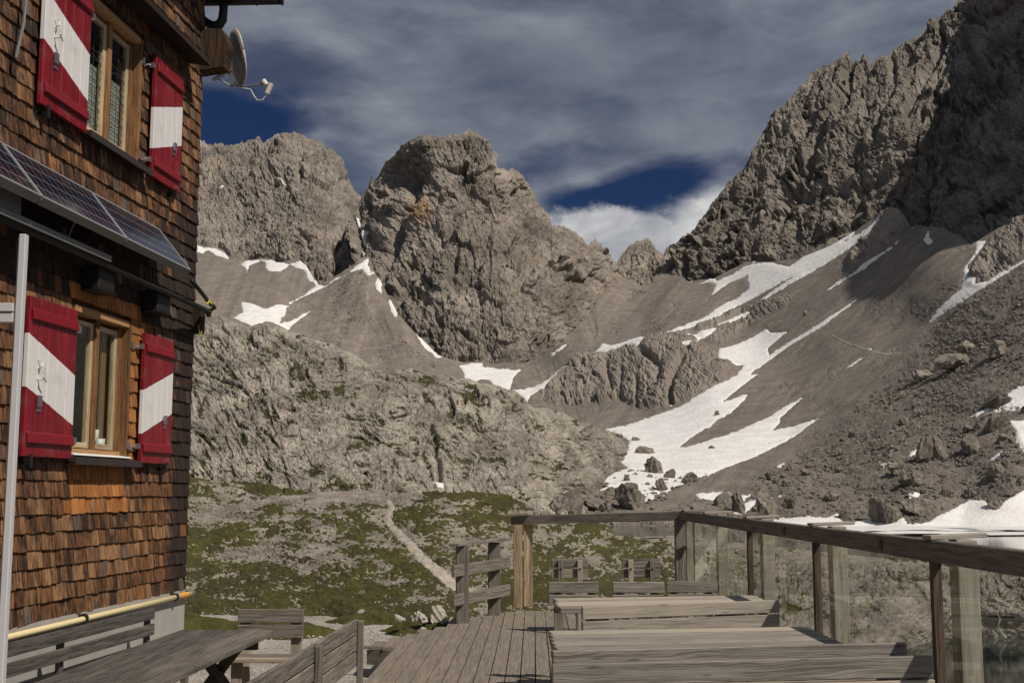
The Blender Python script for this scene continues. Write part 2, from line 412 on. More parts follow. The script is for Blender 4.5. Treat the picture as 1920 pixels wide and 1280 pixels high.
M_BLACK = plain('black_plastic', (.015, .014, .013), .5, .4)
M_GREYP = plain('grey_plastic', (.18, .18, .175), .5, .4)
M_CONC = plain('concrete', (.36, .34, .31), .9, .2, var=.2, scale=5)
M_ALU = plain('aluminium_frame', (.55, .55, .56), .35, .5, .6)
M_YEL = plain('yellow_pipe', (.72, .60, .33), .45, .4, var=.06)
M_ORANGE = plain('orange_warning_label', (.75, .33, .03), .5, .4)
M_YELROPE = plain('yellow_rope', (.6, .5, .05), .7, .2)
M_PORC = plain('white_porcelain', (.75, .72, .66), .25, .5, var=.03)
M_INT = plain('dark_interior', (.03, .022, .016), .9, .1)
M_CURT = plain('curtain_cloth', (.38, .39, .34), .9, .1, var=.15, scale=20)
M_REFL = plain('tan_reflection', (.22, .135, .065), .9, .1, var=.3, scale=14)
M_LEAD = plain('lead_line', (.04, .04, .045), .6, .3)
M_DISH = plain('dish_back', (.23, .20, .165), .45, .4)
M_DISHF = plain('dish_white', (.62, .58, .52), .5, .4)
M_DARKW = wood('near_black_wood', (.010, .008, .007), (.045, .028, .018), None, knots=False)
M_ROOF = plain('roof_sheet', (.05, .048, .046), .5, .4, .3)

# ------------------------------------------------------------------ terrain layers
def Zm(ox, oy, sc, L): return [(ox+x/sc, oy+y/sc) for x, y in L]
ZA = lambda L: Zm(340, 220, 3, L); ZE = lambda L: Zm(900, 560, 3, L); ZD = lambda L: Zm(1280, 380, 3, L); ZG = lambda L: Zm(1400, 700, 3.657, L)
SNOW = [
 ZA([(40,700),(80,718),(150,735),(210,735),(245,755),(272,795),(265,806),(205,785),(150,750),(120,770),(85,745)]),
 ZA([(335,830),(365,805),(480,803),(545,792),(560,815),(610,826),(680,798),(680,815),(740,815),(710,845),(725,870),(765,840),(755,890),(770,940),(810,945),(860,905),(930,885),(980,835),(1055,788),(1050,830),(1065,865),(1090,870),(1085,885),(1045,895),(1020,850),(960,870),(890,905),(820,950),(740,990),(610,1048),(605,1040),(700,990),(755,945),(740,925),(715,920),(705,885),(690,860),(645,850),(615,830),(560,875),(480,865),(470,815),(450,810),(385,840),(370,885),(360,850)]),
 ZA([(335,1035),(400,1050),(480,1080),(545,1050),(605,1060),(585,1085),(590,1115),(560,1135),(555,1160),(590,1155),(650,1130),(690,1100),(755,1075),(740,1090),(660,1145),(625,1170),(600,1200),(545,1185),(510,1170),(480,1175),(430,1190),(290,1130),(345,1100)]),
 ZA([(1150,880),(1140,930),(1125,960),(1130,1000),(1100,975),(1085,940),(1100,905),(1125,900)]),
 ZA([(1165,1030),(1230,1020),(1225,1080),(1210,1130),(1175,1095)]),
 Zm(340,560,3,[(1295,170),(1340,215),(1415,220),(1410,250),(1445,280),(1440,310),(1500,345),(1440,325),(1400,295),(1360,270)]),
 [(860,683),(903,677),(912,671),(905,687),(950,692),(980,693),(965,706),(956,735),(930,730),(918,714),(900,712),(885,718),(872,712),(870,700)],
 ZE([(185,515),(290,500),(400,455),(480,385),(535,378),(450,440),(380,510),(290,545),(265,583),(240,555)]),
 ZE([(395,305),(500,245),(505,243),(470,280),(400,325)]),
 ZE([(635,320),(690,250),(740,260),(780,255),(890,215),(945,222),(890,275),(830,268),(800,285),(760,295),(700,310)]),
 ZD([(80,460),(150,425),(200,435),(260,410),(360,350),(490,335),(600,360),(720,270),(880,185),(980,145),(960,190),(900,225),(1050,140),(1120,75),(1100,120),(1050,190),(980,235),(930,270),(850,320),(780,360),(650,410),(560,450),(400,540),(290,600),(200,650),(60,700),(-40,735),(-120,745),(-40,705),(0,690),(130,640),(230,570),(300,540),(370,480),(360,415),(270,450),(200,500),(95,580),(160,520),(180,470),(185,460),(150,450)]),
 ZD([(780,360),(640,440),(470,545),(420,555),(560,455),(690,385)]),
 ZE([(1140,215),(1250,190),(1330,175),(1300,210),(1230,230),(1200,215)]), ZE([(1080,255),(1220,245),(1180,270),(1110,265)]), ZE([(1340,155),(1400,130),(1530,75),(1520,95),(1430,140),(1340,160)]),
 ZD([(770,525),(860,450),(1000,370),(1130,280),(1200,240),(1290,150),(1150,280),(1000,390),(880,460)]),
 ZD([(1235,15),(1265,40),(1310,100),(1380,85),(1300,155),(1270,80),(1230,40)]), ZD([(1385,145),(1395,200),(1415,220),(1380,245),(1350,210)]),
 ZD([(40,330),(62,330),(50,450),(25,440)]), ZD([(390,325),(435,300),(410,340),(395,345)]),
 ZD([(1650,215),(1710,215),(1600,370),(1620,375),(1600,430),(1665,425),(1650,465),(1720,450),(1990,270),(1990,295),(1750,445),(1620,530),(1500,600),(1400,670),(1270,745),(1380,670),(1450,580),(1560,490),(1580,420),(1580,370),(1640,290)]),
 ZD([(205,820),(300,800),(470,710),(500,730),(600,725),(480,820),(490,850),(760,680),(950,560),(1010,525),(930,590),(780,700),(600,810),(480,890),(380,970),(440,960),(370,1010),(230,1120),(375,1070),(350,1110),(200,1220),(150,1270),(0,1280),(0,1135),(300,970),(340,915),(280,920),(200,880)]),
 ZE([(695,735),(820,710),(1000,650),(1140,600),(1300,600),(1500,540),(1430,620),(1270,730),(1130,830),(1160,835),(1400,760),(1640,660),(1720,600),(1830,550),(1690,680),(1690,700),(1650,740),(1770,715),(1920,670),(1800,760),(1560,890),(1360,960),(1230,1010),(1100,1060),(1020,1110),(920,1145),(930,1110),(860,1070),(810,1050),(760,1065),(650,1085),(710,1050),(690,1000),(770,970),(830,950),(770,910),(830,850),(840,800),(790,770)]),
 ZE([(1200,1095),(1400,1085),(1420,1110),(1520,1100),(1480,1150),(1550,1130),(1700,1105),(1560,1150),(1500,1200),(1430,1215),(1400,1160),(1340,1130),(1240,1130)]),
 ZG([(1515,300),(1620,250),(1800,130),(1900,80),(2000,60),(2000,235),(1900,225),(1740,230),(1640,265),(1580,300)]),
 ZG([(1800,320),(1900,315),(2000,320),(2000,520),(1900,510),(1880,480),(1840,390)]), ZG([(1090,570),(1170,515),(1150,560)]), ZG([(1650,600),(1750,530),(1790,535),(1740,590)]),
 ZG([(150,1000),(430,975),(550,985),(620,960),(650,1010),(700,1025),(860,990),(870,1020),(1080,985),(1100,1030),(1200,1030),(1400,940),(1530,870),(1640,880),(1680,920),(1760,880),(1900,800),(2000,780),(2000,1090),(150,1090)]),
 ZG([(1120,830),(1190,795),(1150,830)]), ZG([(900,625),(1000,605),(985,618)]), ZG([(190,640),(275,597),(230,650)]),
 ZD([(905,940),(950,905),(1010,870),(1045,865),(960,915)]), ZD([(580,600),(605,580),(595,595)]), ZD([(1040,825),(1060,820),(1075,838),(1055,838)]),
]
GULLY_SNOW = [ZA([(1010,650),(1050,645),(1020,695)]), ZA([(990,570),(1000,575),(1012,615),(1000,620)]), ZA([(1015,750),(1030,765),(1020,778)]),
 ZA([(1465,243),(1480,236),(1497,247)]), ZA([(552,355),(566,357),(578,370),(570,374)]), ZA([(213,402),(240,392),(230,404)]), ZA([(1290,745),(1312,727),(1305,740)]), ZA([(790,330),(803,322),(798,336)])]

def cols(a, b, st, lo=None, hi=None):
    """columns of a layer; beyond the frame it goes on with a coarser step"""
    L = [np.arange(lo, a-2, 7.)] if lo is not None else []
    return np.concatenate(L+[np.arange(a, b, st)]+([np.arange(b+4, hi, 7.)] if hi else []))
def layer_grid(xs, top, bot, rows, tp=1.0):
    xs = np.array(xs, float); t0 = np.interp(xs, *zip(*top)); b0 = np.interp(xs, *zip(*bot))
    t = np.linspace(0, 1, rows)**tp
    PX = np.repeat(xs[None], rows, 0); PY = t0[None]+(b0-t0)[None]*t[:, None]
    return PX, PY
def quads(R, C, keep=None):
    i = np.arange(R*C).reshape(R, C); q = np.stack([i[:-1, :-1], i[1:, :-1], i[1:, 1:], i[:-1, 1:]], -1)
    if keep is not None: q = q[keep[:-1, :-1] | keep[1:, :-1] | keep[1:, 1:] | keep[:-1, 1:]]
    return q.reshape(-1, 4)
def normals(P):
    du = np.gradient(P, axis=1); dv = np.gradient(P, axis=0); n = np.cross(dv, du)
    n /= np.linalg.norm(n, axis=-1, keepdims=True)+1e-9
    s = np.sign(-(n*(P-np.array([0, 0, CZ]))).sum(-1, keepdims=True)); return n*np.where(s == 0, 1, s)
def back(P, N, dy, drop, steps=(.25, .6, 1.)):
    """rows behind the crest so that every mountain has thickness"""
    top = P[0]; rows = []
    for k in steps[::-1]:
        r = top.copy(); r[:, 1] += dy*k; r[:, 0] *= (top[:, 1]+dy*k)/top[:, 1]*.6+.4
        r[:, 2] -= drop*k**1.4; rows.append(r)
    return np.concatenate([np.array(rows), P], 0), len(steps)
def ext(a, n): return np.concatenate([np.repeat(a[:1], n, 0), a], 0)

def rock_relief(px, py, ang, s, big=1., mid=1., strat=0., sang=0.):
    wx = px+16*fbm(px/70, py/70, 3, s+1); wy = py+16*fbm(px/70, py/70, 3, s+2)
    ca, sa = math.cos(ang), math.sin(ang); a = wx*ca+wy*sa; l = -wx*sa+wy*ca
    j1 = .45*fbm(px/20, py/20, 2, s+12); j2 = .45*fbm(px/20, py/20, 2, s+13)
    r = 11*big*ridge(a/100, l/170, 3, s+3)+2.6*mid*ridge(a/30, l/62, 3, s+4)
    c0, e0 = cell(a/62+j1*.5, l/88+j2*.5, s+25); c1, e1 = cell(a/24+j1, l/34+j2, s+5); c2, e2 = cell(a/10+3+j1, l/12.5+j2, s+6); c3, e3 = cell(wx/4.8, wy/5.2, s+8)
    m0 = .5+.8*sm(fbm(px/90, py/90, 2, s+30), -.3, .4)
    r += 15*big*c0*m0+6.2*mid*c1*m0+2.7*c2+1.8*c3-6*mid*np.exp(-e1*10)*sm(fbm(px/60, py/60, 2, s+9), 0, .35)-9*big*np.exp(-e0*22)*sm(fbm(px/80, py/80, 2, s+10), -.05, .3)
    r += 1.7*fbm(px/3.2, py/3.2, 2, s+7)
    if strat:
        q = -wx*math.sin(sang)+wy*math.cos(sang); k = wx*math.cos(sang)+wy*math.sin(sang)
        w = sm(fbm(px/110, py/110, 2, s+21), -.25, .2)
        r += strat*(ridge(k/130, q/10, 2, s+20)+.6*ridge(k/60, q/4.6, 2, s+22))*w
    return r
def stone_tone(px, py, s):
    c, e = cell(px/13, py/18, s+3)
    return np.clip(.5+.6*fbm(px/90, py/60, 4, s)+.35*fbm(px/7, py/9, 3, s+1)+.15*c+.3*ridge((px+py)/80, (py-.5*px)/13, 3, s+2)-.12, 0, 1)

def jag(PX, PY, amp, s):
    x = PX[0]; j = amp*(1.1*ridge(x/17, x*0+s, 2, s)+.9*fbm(x/6, x*0+s, 3, s+1)+.8*(cell(x/5, x*0+.5, s+2)[0]))
    PY += (j[None]+amp*.3)*np.exp(-(PY-PY[:1])/16)
def emit_layer(name, mt, PX, PY, D, disp, tone, stain, dy, drop, smooth=False, veg=None, **kw):
    if dy: disp = disp*(.12+.88*sm(PY-PY[:1], 0, 22))
    P = pos(PX, PY, D); N = normals(P); P2 = P+N*(disp*D/F)[..., None]
    P3, nb = back(P2, N, dy, drop) if dy else (P2, 0)
    at = dict(tone=ext(tone, nb), stain=ext(stain, nb))
    if veg is not None: at['veg'] = ext(veg, nb)
    R, C = P3.shape[:2]
    o = mesh_np(name, P3.reshape(-1, 3), quads(R, C), mt, at, smooth, **kw)
    return P, N
def overlay(name, mt, PX, PY, D, base_disp, sd, up, down, gain, attrs=None, noise=0, ns=1., smooth=True, **kw):
    """a cover (snow, turf, path) lying on a layer: raised inside its outline, sunk below the surface outside it"""
    if noise: sd = sd+noise*fbm(PX/(7*ns), PY/(5*ns), 3, 77)
    off = np.clip(sd*gain, -down, up)
    P = pos(PX, PY, D); N = normals(P); P = P+N*((base_disp+off)*D/F)[..., None]
    keep = sd > -4/max(gain, .3)
    R, C = P.shape[:2]; q = quads(R, C, keep); u, inv = np.unique(q.ravel(), return_inverse=True)
    at = {k: v.ravel()[u] for k, v in (attrs or {}).items()}
    return mesh_np(name, P.reshape(-1, 3)[u], inv.reshape(-1, 4), mt, at, smooth, **kw)

SV = np.array([sv.x, sv.y, sv.z])
# ---- left massif
def left_massif():
    top = [(300,268),(340,262),(371,256),(388,268),(405,266),(420,270),(440,268),(452,262),(470,263),(480,257),(484,255),(495,264),(505,259),(513,252),(530,247),(560,248),(575,255),(590,258),(605,267),(611,279),(620,275),(628,281),(640,295),(648,318),(660,347),(672,364),(700,374),(720,380)]
    bot = [(300,640),(720,640)]
    PX, PY = layer_grid(cols(300, 722, 1.8, -700), top, bot, 200)
    jag(PX, PY, 3.4, 3); D = TPS([(300,262,840),(500,260,830),(690,375,800),(300,460,700),(500,490,690),(690,480,700),(300,640,640),(700,640,640),(600,380,730),(450,360,770)])(PX, PY)
    sd = sdf(PX, PY, GULLY_SNOW+SNOW[:2]); k = 1-sm(sd, -3, 2)*.8
    r = rock_relief(PX, PY, -.35, 100, .8, 1., 3.5, -.5)*k
    emit_layer('mountain', M_ROCK, PX, PY, D, r, stone_tone(PX, PY, 5), fbm(PX/50, PY/90, 3, 8)*.5+.38, 250, 140,
               label='jagged grey rock massif at left beyond the hut corner', cat='mountain', kind='structure')
    overlay('snow', M_SNOW, PX, PY, D, rock_relief(PX, PY, -.35, 100, .8, 0., 0, -.5)*.3, sdf(PX, PY, GULLY_SNOW)+1, 9, 30, 3., kind='structure')
left_massif()
# ---- small saddle peaks
def saddle():
    top = [(1095,470),(1115,458),(1140,490),(1157,489),(1170,470),(1180,458),(1195,449),(1203,449),(1210,443),(1216,445),(1222,450),(1230,465),(1243,476),(1250,462),(1254,460),(1262,475),(1275,472),(1300,470),(1320,470)]
    PX, PY = layer_grid(np.arange(1095, 1322, 1.6), top, [(1095,600),(1322,600)], 100)
    jag(PX, PY, 2.4, 13)
    D = TPS([(1095,470,760),(1210,440,760),(1320,470,740),(1095,600,690),(1320,600,680),(1210,520,715)])(PX, PY)
    r = rock_relief(PX, PY, .15, 300, .45, .7, 2, 1.1)
    emit_layer('mountain', M_ROCK, PX, PY, D, r, stone_tone(PX, PY, 25), fbm(PX/50, PY/90, 3, 8)*.5+.3, 150, 90,
               label='small twin rock towers standing in the saddle in front of the white cloud', cat='mountain', kind='structure')
saddle()
# ---- central peak
def central():
    top = [(655,440),(668,385),(672,377),(680,362),(690,350),(697,325),(703,336),(712,322),(722,305),(735,292),(752,270),(765,262),(775,258),(795,250),(820,253),(850,250),(863,252),(872,243),(880,240),(890,244),(905,255),(915,266),(919,280),(920,308),(930,312),(950,318),(960,313),(967,316),(980,326),(992,346),(1003,370),(1012,383),(1028,400),(1031,420),(1045,419),(1058,422),(1070,428),(1085,438),(1096,448),(1102,458),(1110,448),(1116,445),(1127,456),(1140,476),(1152,492),(1170,515),(1190,560)]
    bot = [(655,560),(700,600),(760,700),(1190,700)]
    PX, PY = layer_grid(np.arange(655, 1191, 1.7), top, bot, 290)
    jag(PX, PY, 3.2, 31)
    D = TPS([(655,420,700),(750,260,690),(880,240,690),(1000,360,700),(1150,490,730),(700,500,640),(800,400,640),(740,340,695),(860,400,640),(850,560,590),(960,560,585),(1080,520,650),(1150,560,680),(760,600,585),(900,690,545),(1050,680,575),(1150,700,620),(930,320,665)])(PX, PY)
    sd = sdf(PX, PY, GULLY_SNOW+SNOW); k = 1-sm(sd, -3, 2)*.8
    r = rock_relief(PX, PY, -.28, 200, 1.05, 1.15, 3.5, 1.2)
    # deep clefts and faces turned away from the sun
    for pts, w, dep in ((((735,300),(748,330),(770,345),(790,330)),16,22), (((745,470),(755,420),(775,380),(770,330)),9,16), (((750,560),(790,500),(835,450),(860,430)),7,12),
                        (((725,520),(740,470),(752,430)),7,14), (((800,420),(815,440),(800,400),(825,385)),9,10), (((830,620),(800,560),(760,540)),5,8), (((1005,640),(1010,600),(1000,560)),5,10), (((1025,660),(1030,620)),4,8), (((860,470),(850,520),(858,560)),4,8), (((672,370),(676,420),(680,480)),6,14)):
        d = line_d(PX, PY, pts); r -= dep*np.exp(-(d/w)**2)
    cf = .35+.65*sm(PY-np.interp(PX, *zip(*top)), 0, 22); r = r*cf
    bulge = np.exp(-(((PX-800)/26)**2+((PY-395)/30)**2)*1.0); r += 10*bulge
    emit_layer('mountain', M_ROCK, PX, PY, D, r*k, stone_tone(PX, PY, 45), fbm(PX/60, PY/110, 3, 8)*.5+.4+.35*np.exp(-(((PX-800)/30)**2+((PY-405)/26)**2)), 250, 170,
               label='massive central rock peak with a flat summit block', cat='mountain', kind='structure')
    overlay('snow', M_SNOW, PX, PY, D, r*.3, sdf(PX, PY, GULLY_SNOW)+1, 9, 30, 3., kind='structure')
central()
# ---- right massif (continues beyond the frame; the unseen crest there is shaped to shadow the scree)
RM_TOP = [(1240,500),(1262,490),(1272,482),(1278,455),(1300,427),(1320,402),(1345,366),(1370,336),(1395,312),(1410,287),(1430,247),(1450,226),(1475,196),(1490,172),(1505,152),(1512,150),(1520,132),(1545,118),(1553,119),(1565,112),(1578,103),(1585,97),(1592,99),(1600,115),(1610,114),(1618,106),(1625,101),(1629,108),(1632,119),(1645,103),(1652,101),(1665,102),(1672,93),(1695,77),(1700,76),(1720,64),(1745,45),(1765,30),(1770,30),(1775,22),(1795,8),(1800,-2),(1815,-12),(1850,-40),(1960,-125),(2100,-235),(2189,-375),(2298,-510),(2500,-700),(2685,-870),(2790,-950),(2900,-800),(3050,-500),(3250,-300),(3600,-150)]
RM_D = TPS([(1240,500,735),(1290,440,730),(1450,225,770),(1600,100,790),(1800,0,765),(1960,-130,660),(1290,560,690),(1450,500,660),(1650,420,640),(1500,350,692),(1700,250,662),(1900,480,510),(1850,300,615),(1960,200,600),(2100,400,360),(2189,-382,440),(2298,-491,346),(2685,-846,245),(2850,-800,232),(3050,-500,222),(3600,-150,200),(2500,300,260),(3000,300,205),(3600,300,185),(2500,700,200),(3200,800,170),(1960,600,400)], .002)
def right_massif():
    xs = np.concatenate([np.arange(1240, 1966, 1.75), np.arange(1970, 3600, 9)])
    bot = [(1240,600),(1290,590),(1400,560),(1600,520),(1800,560),(1960,620),(2300,800),(3600,980)]
    PX, PY = layer_grid(xs, RM_TOP, bot, 300)
    jag(PX, PY, 3.8, 41)
    D = RM_D(PX, PY)
    sd = sdf(PX, PY, SNOW); k = 1-sm(sd, -3, 2)*.8
    r = rock_relief(PX, PY, .42, 400, 1.35, 1.45, 3.2, -.25)+6*ridge((PX*math.cos(.42)+PY*math.sin(.42))/38+.6*fbm(PX/60, PY/60, 2, 431), (PY-PX*.4)/150, 3, 430)
    for pts, w, dep in ((((1600,115),(1590,200),(1560,240),(1520,330),(1480,380),(1465,420)),6,18), (((1672,95),(1680,170),(1640,260)),5,12), (((1765,35),(1775,90),(1740,150),(1700,230)),6,14),
                        (((1480,375),(1600,370),(1700,330),(1790,290),(1900,230)),12,16), (((1560,400),(1640,380),(1740,350)),10,14), (((1810,80),(1860,170),(1900,260)),9,16), (((1700,300),(1800,260),(1870,180)),9,14), (((1310,440),(1290,500)),4,6)):
        d = line_d(PX, PY, pts); r -= dep*np.exp(-(d/w)**2)
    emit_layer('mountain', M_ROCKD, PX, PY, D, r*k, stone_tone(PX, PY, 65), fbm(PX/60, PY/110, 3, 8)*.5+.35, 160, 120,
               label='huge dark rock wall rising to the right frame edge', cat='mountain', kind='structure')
right_massif()

# ---- valley floor and scree
VD = TPS([(330,450,650),(400,480,640),(450,560,560),(500,600,525),(380,560,560),(560,500,610),(600,560,570),(685,485,600),(690,560,550),(690,650,512),(620,620,525),(560,640,515),(760,620,520),
          (800,680,490),(900,700,500),(980,720,480),(1050,650,525),(1150,560,640),(1110,560,640),(1290,530,660),(1200,600,580),(1100,660,500),(1050,760,390),(1150,830,235),(1160,900,180),(1200,930,165),(1300,975,150),(1100,975,150),
          (1230,640,430),(1200,765,310),(1400,620,445),(1450,500,560),(1400,540,550),(1640,415,500),(1700,450,370),(1850,470,290),(1960,480,245),(1900,600,215),(1900,700,190),(1700,600,290),(1700,700,235),(1550,640,320),(1500,720,280),
          (1350,700,320),(1500,850,205),(1300,800,250),(1300,900,180),(1500,940,160),(1700,900,161),(1900,880,156),(1960,780,172),(1960,985,149),(1800,985,149),(1640,985,149),(1400,985,149),(1200,985,150),(1800,1010,137),(1400,1010,140),
          (400,900,170),(700,900,170),(900,900,170),(500,750,350),(800,800,260),(1000,850,200)], .0006)
V_TOP = [(320,445),(340,455),(370,460),(400,465),(430,482),(460,490),(500,484),(520,494),(560,486),(575,500),(590,525),(602,533),(625,522),(650,505),(680,484),(692,482),(700,505),(722,545),(745,590),(772,620),(815,660),(850,676),(900,682),(980,682),(1030,662),(1065,630),(1095,602),(1112,580),(1126,556),(1142,536),(1158,522),(1175,526),(1200,535),(1220,533),(1240,515),(1262,512),(1292,528),(1340,522),(1400,490),(1440,492),(1500,486),(1560,462),(1610,430),(1650,405),(1672,393),(1690,397),(1712,430),(1730,426),(1765,428),(1800,442),(1820,460),(1860,435),(1900,412),(1935,398),(2000,400)]
KNOBS = [[(1590,482),(1612,450),(1640,415),(1662,380),(1705,380),(1735,425),(1710,450),(1660,468),(1625,505),(1600,505)],
         [(1808,535),(1830,490),(1855,455),(1900,410),(1935,396),(2010,390),(2010,430),(1930,470),(1870,520),(1835,540)],
         [(1000,738),(1040,700),(1085,668),(1130,660),(1200,636),(1240,625),(1290,620),(1330,655),(1385,690),(1350,722),(1300,745),(1245,765),(1200,768),(1160,748),(1100,762),(1040,765)],
         [(1300,610),(1360,590),(1420,570),(1500,545),(1480,570),(1410,610),(1350,650),(1320,640)]]
def valley():
    xs = cols(322, 1992, 2.0, -700, 2500)
    PX, PY = layer_grid(xs, V_TOP, [(320,1012),(1992,1012)], 330, .92)
    D = VD(PX, PY)
    kn = sm(sdf(PX, PY, KNOBS), -5, 7); k3 = sm(sdf(PX, PY, KNOBS[2:3]), -2, 20)*(.4+.6*sm(PY, 640, 700))
    sn = sdf(PX, PY, SNOW); nosn = 1-sm(sn, -4, 3)
    # faint debris runnels follow the fall line, rubble humps below
    fl = np.where(PX < 690, .4, np.where(PX < 1120, -.35, .75)); a = PX*np.cos(fl)+PY*np.sin(fl); l = -PX*np.sin(fl)+PY*np.cos(fl)
    run = 2.2*ridge(a/34, l/260, 3, 50)+1.2*ridge(a/13, l/120, 2, 150)*sm(fbm(PX/90, PY/60, 2, 151), -.1, .3)+.5*fbm(a/6, l/60, 3, 51)
    rub = sm(sdf(PX, PY, [RUB1])+12*fbm(PX/40, PY/30, 3, 52), -12, 20)
    rc, re = cell(PX/9, PY/6, 53); rc2, re2 = cell(PX/4, PY/3, 54)
    r = run*(1-rub)+.35*fbm(PX/3, PY/2.5, 2, 55)+rub*(1.3*rc+.9*rc2+5*fbm(PX/70, PY/30, 3, 56)+1.2*fbm(PX/12, PY/8, 3, 57))
    small = sm(fbm(PX/60, PY/40, 3, 58), .05, .35)*(1-rub); r += small*(1.2*rc2+.7*rc)
    low = 3*fbm(PX/130, PY/70, 2, 59)*(1-kn)
    rr = rock_relief(PX, PY, .25, 500, .4, .9, 2.5, .7)*.8+4*kn+6*k3
    for pts, w, dep in ((((1200,655),(1240,690),(1235,720)),6,12), (((1280,675),(1262,720),(1258,760)),6,14), (((1170,700),(1165,750)),5,8), (((1140,690),(1150,735)),4,8), (((1200,720),(1195,765)),4,8)):
        rr -= dep*np.exp(-(line_d(PX, PY, pts)/w)**2)
    disp = low+(r*(1-kn)+rr*kn)*(nosn*.92+.08)
    tone = np.clip(.5+.55*fbm(a/45, l/220, 5, 60, .6)+.22*fbm(PX/5, PY/4, 3, 61)-.12*rub+kn*.1, 0, 1)
    tone = np.clip(tone+.35*np.exp(-(np.abs(PX-692-(PY-560)*.12)/12)**2)*(PY > 500)*(PX < 780), 0, 1)
    lc = sm(PX, 1180, 1400)*sm(PY, 500, 640)                       # the right scree is darker stone
    tone = tone*(1-.16*lc)
    fl_ = (kn[:-1, :-1] < .5).ravel()
    emit_layer('scree', M_SCREE, PX, PY, D, disp, tone, np.clip(kn*.4+.3+.3*fbm(PX/30, PY/20, 3, 62), 0, 1), 0, 0, fl_, label='brown scree slopes and stony valley floor below the rock walls', kind='structure')
    bd = low
    s2 = sn+3.2*fbm(PX/11, PY/5, 3, 63)+2.2*fbm(PX/3.4, PY/2.2, 2, 64)+1.2*fbm(PX/22, PY/12, 2, 65)
    hol = fbm(a/30, l/70, 4, 66); s2 = np.minimum(s2, (.62-hol)*26+1)
    bumps = .55*fbm(PX/7, PY/3.4, 2, 67)*sm(sn, 2, 8)
    overlay('snow', M_SNOW, PX, PY, D, bd+bumps+4*kn, s2, 1.8, 3+12, .55, kind='structure', label='white snowfields lying on the scree')
    ht = [(1560,629),(1580,640),(1610,652),(1635,660),(1660,666),(1690,662)]
    d = 1.4-line_d(PX, PY, ht)
    overlay('path', M_PATH, PX, PY, D, low+run*.6, d*2, 1.5, 6, 1., kind='structure')
RUB1 = [(1170,995),(1240,960),(1330,925),(1420,895),(1500,850),(1570,790),(1640,730),(1700,670),(1770,590),(1850,530),(1990,455),(1990,1010),(1170,1010)]
RUB2 = [(985,975),(1010,915),(1120,900),(1165,860),(1170,880),(1140,940),(1220,985),(1220,1000),(985,1000)]
valley()

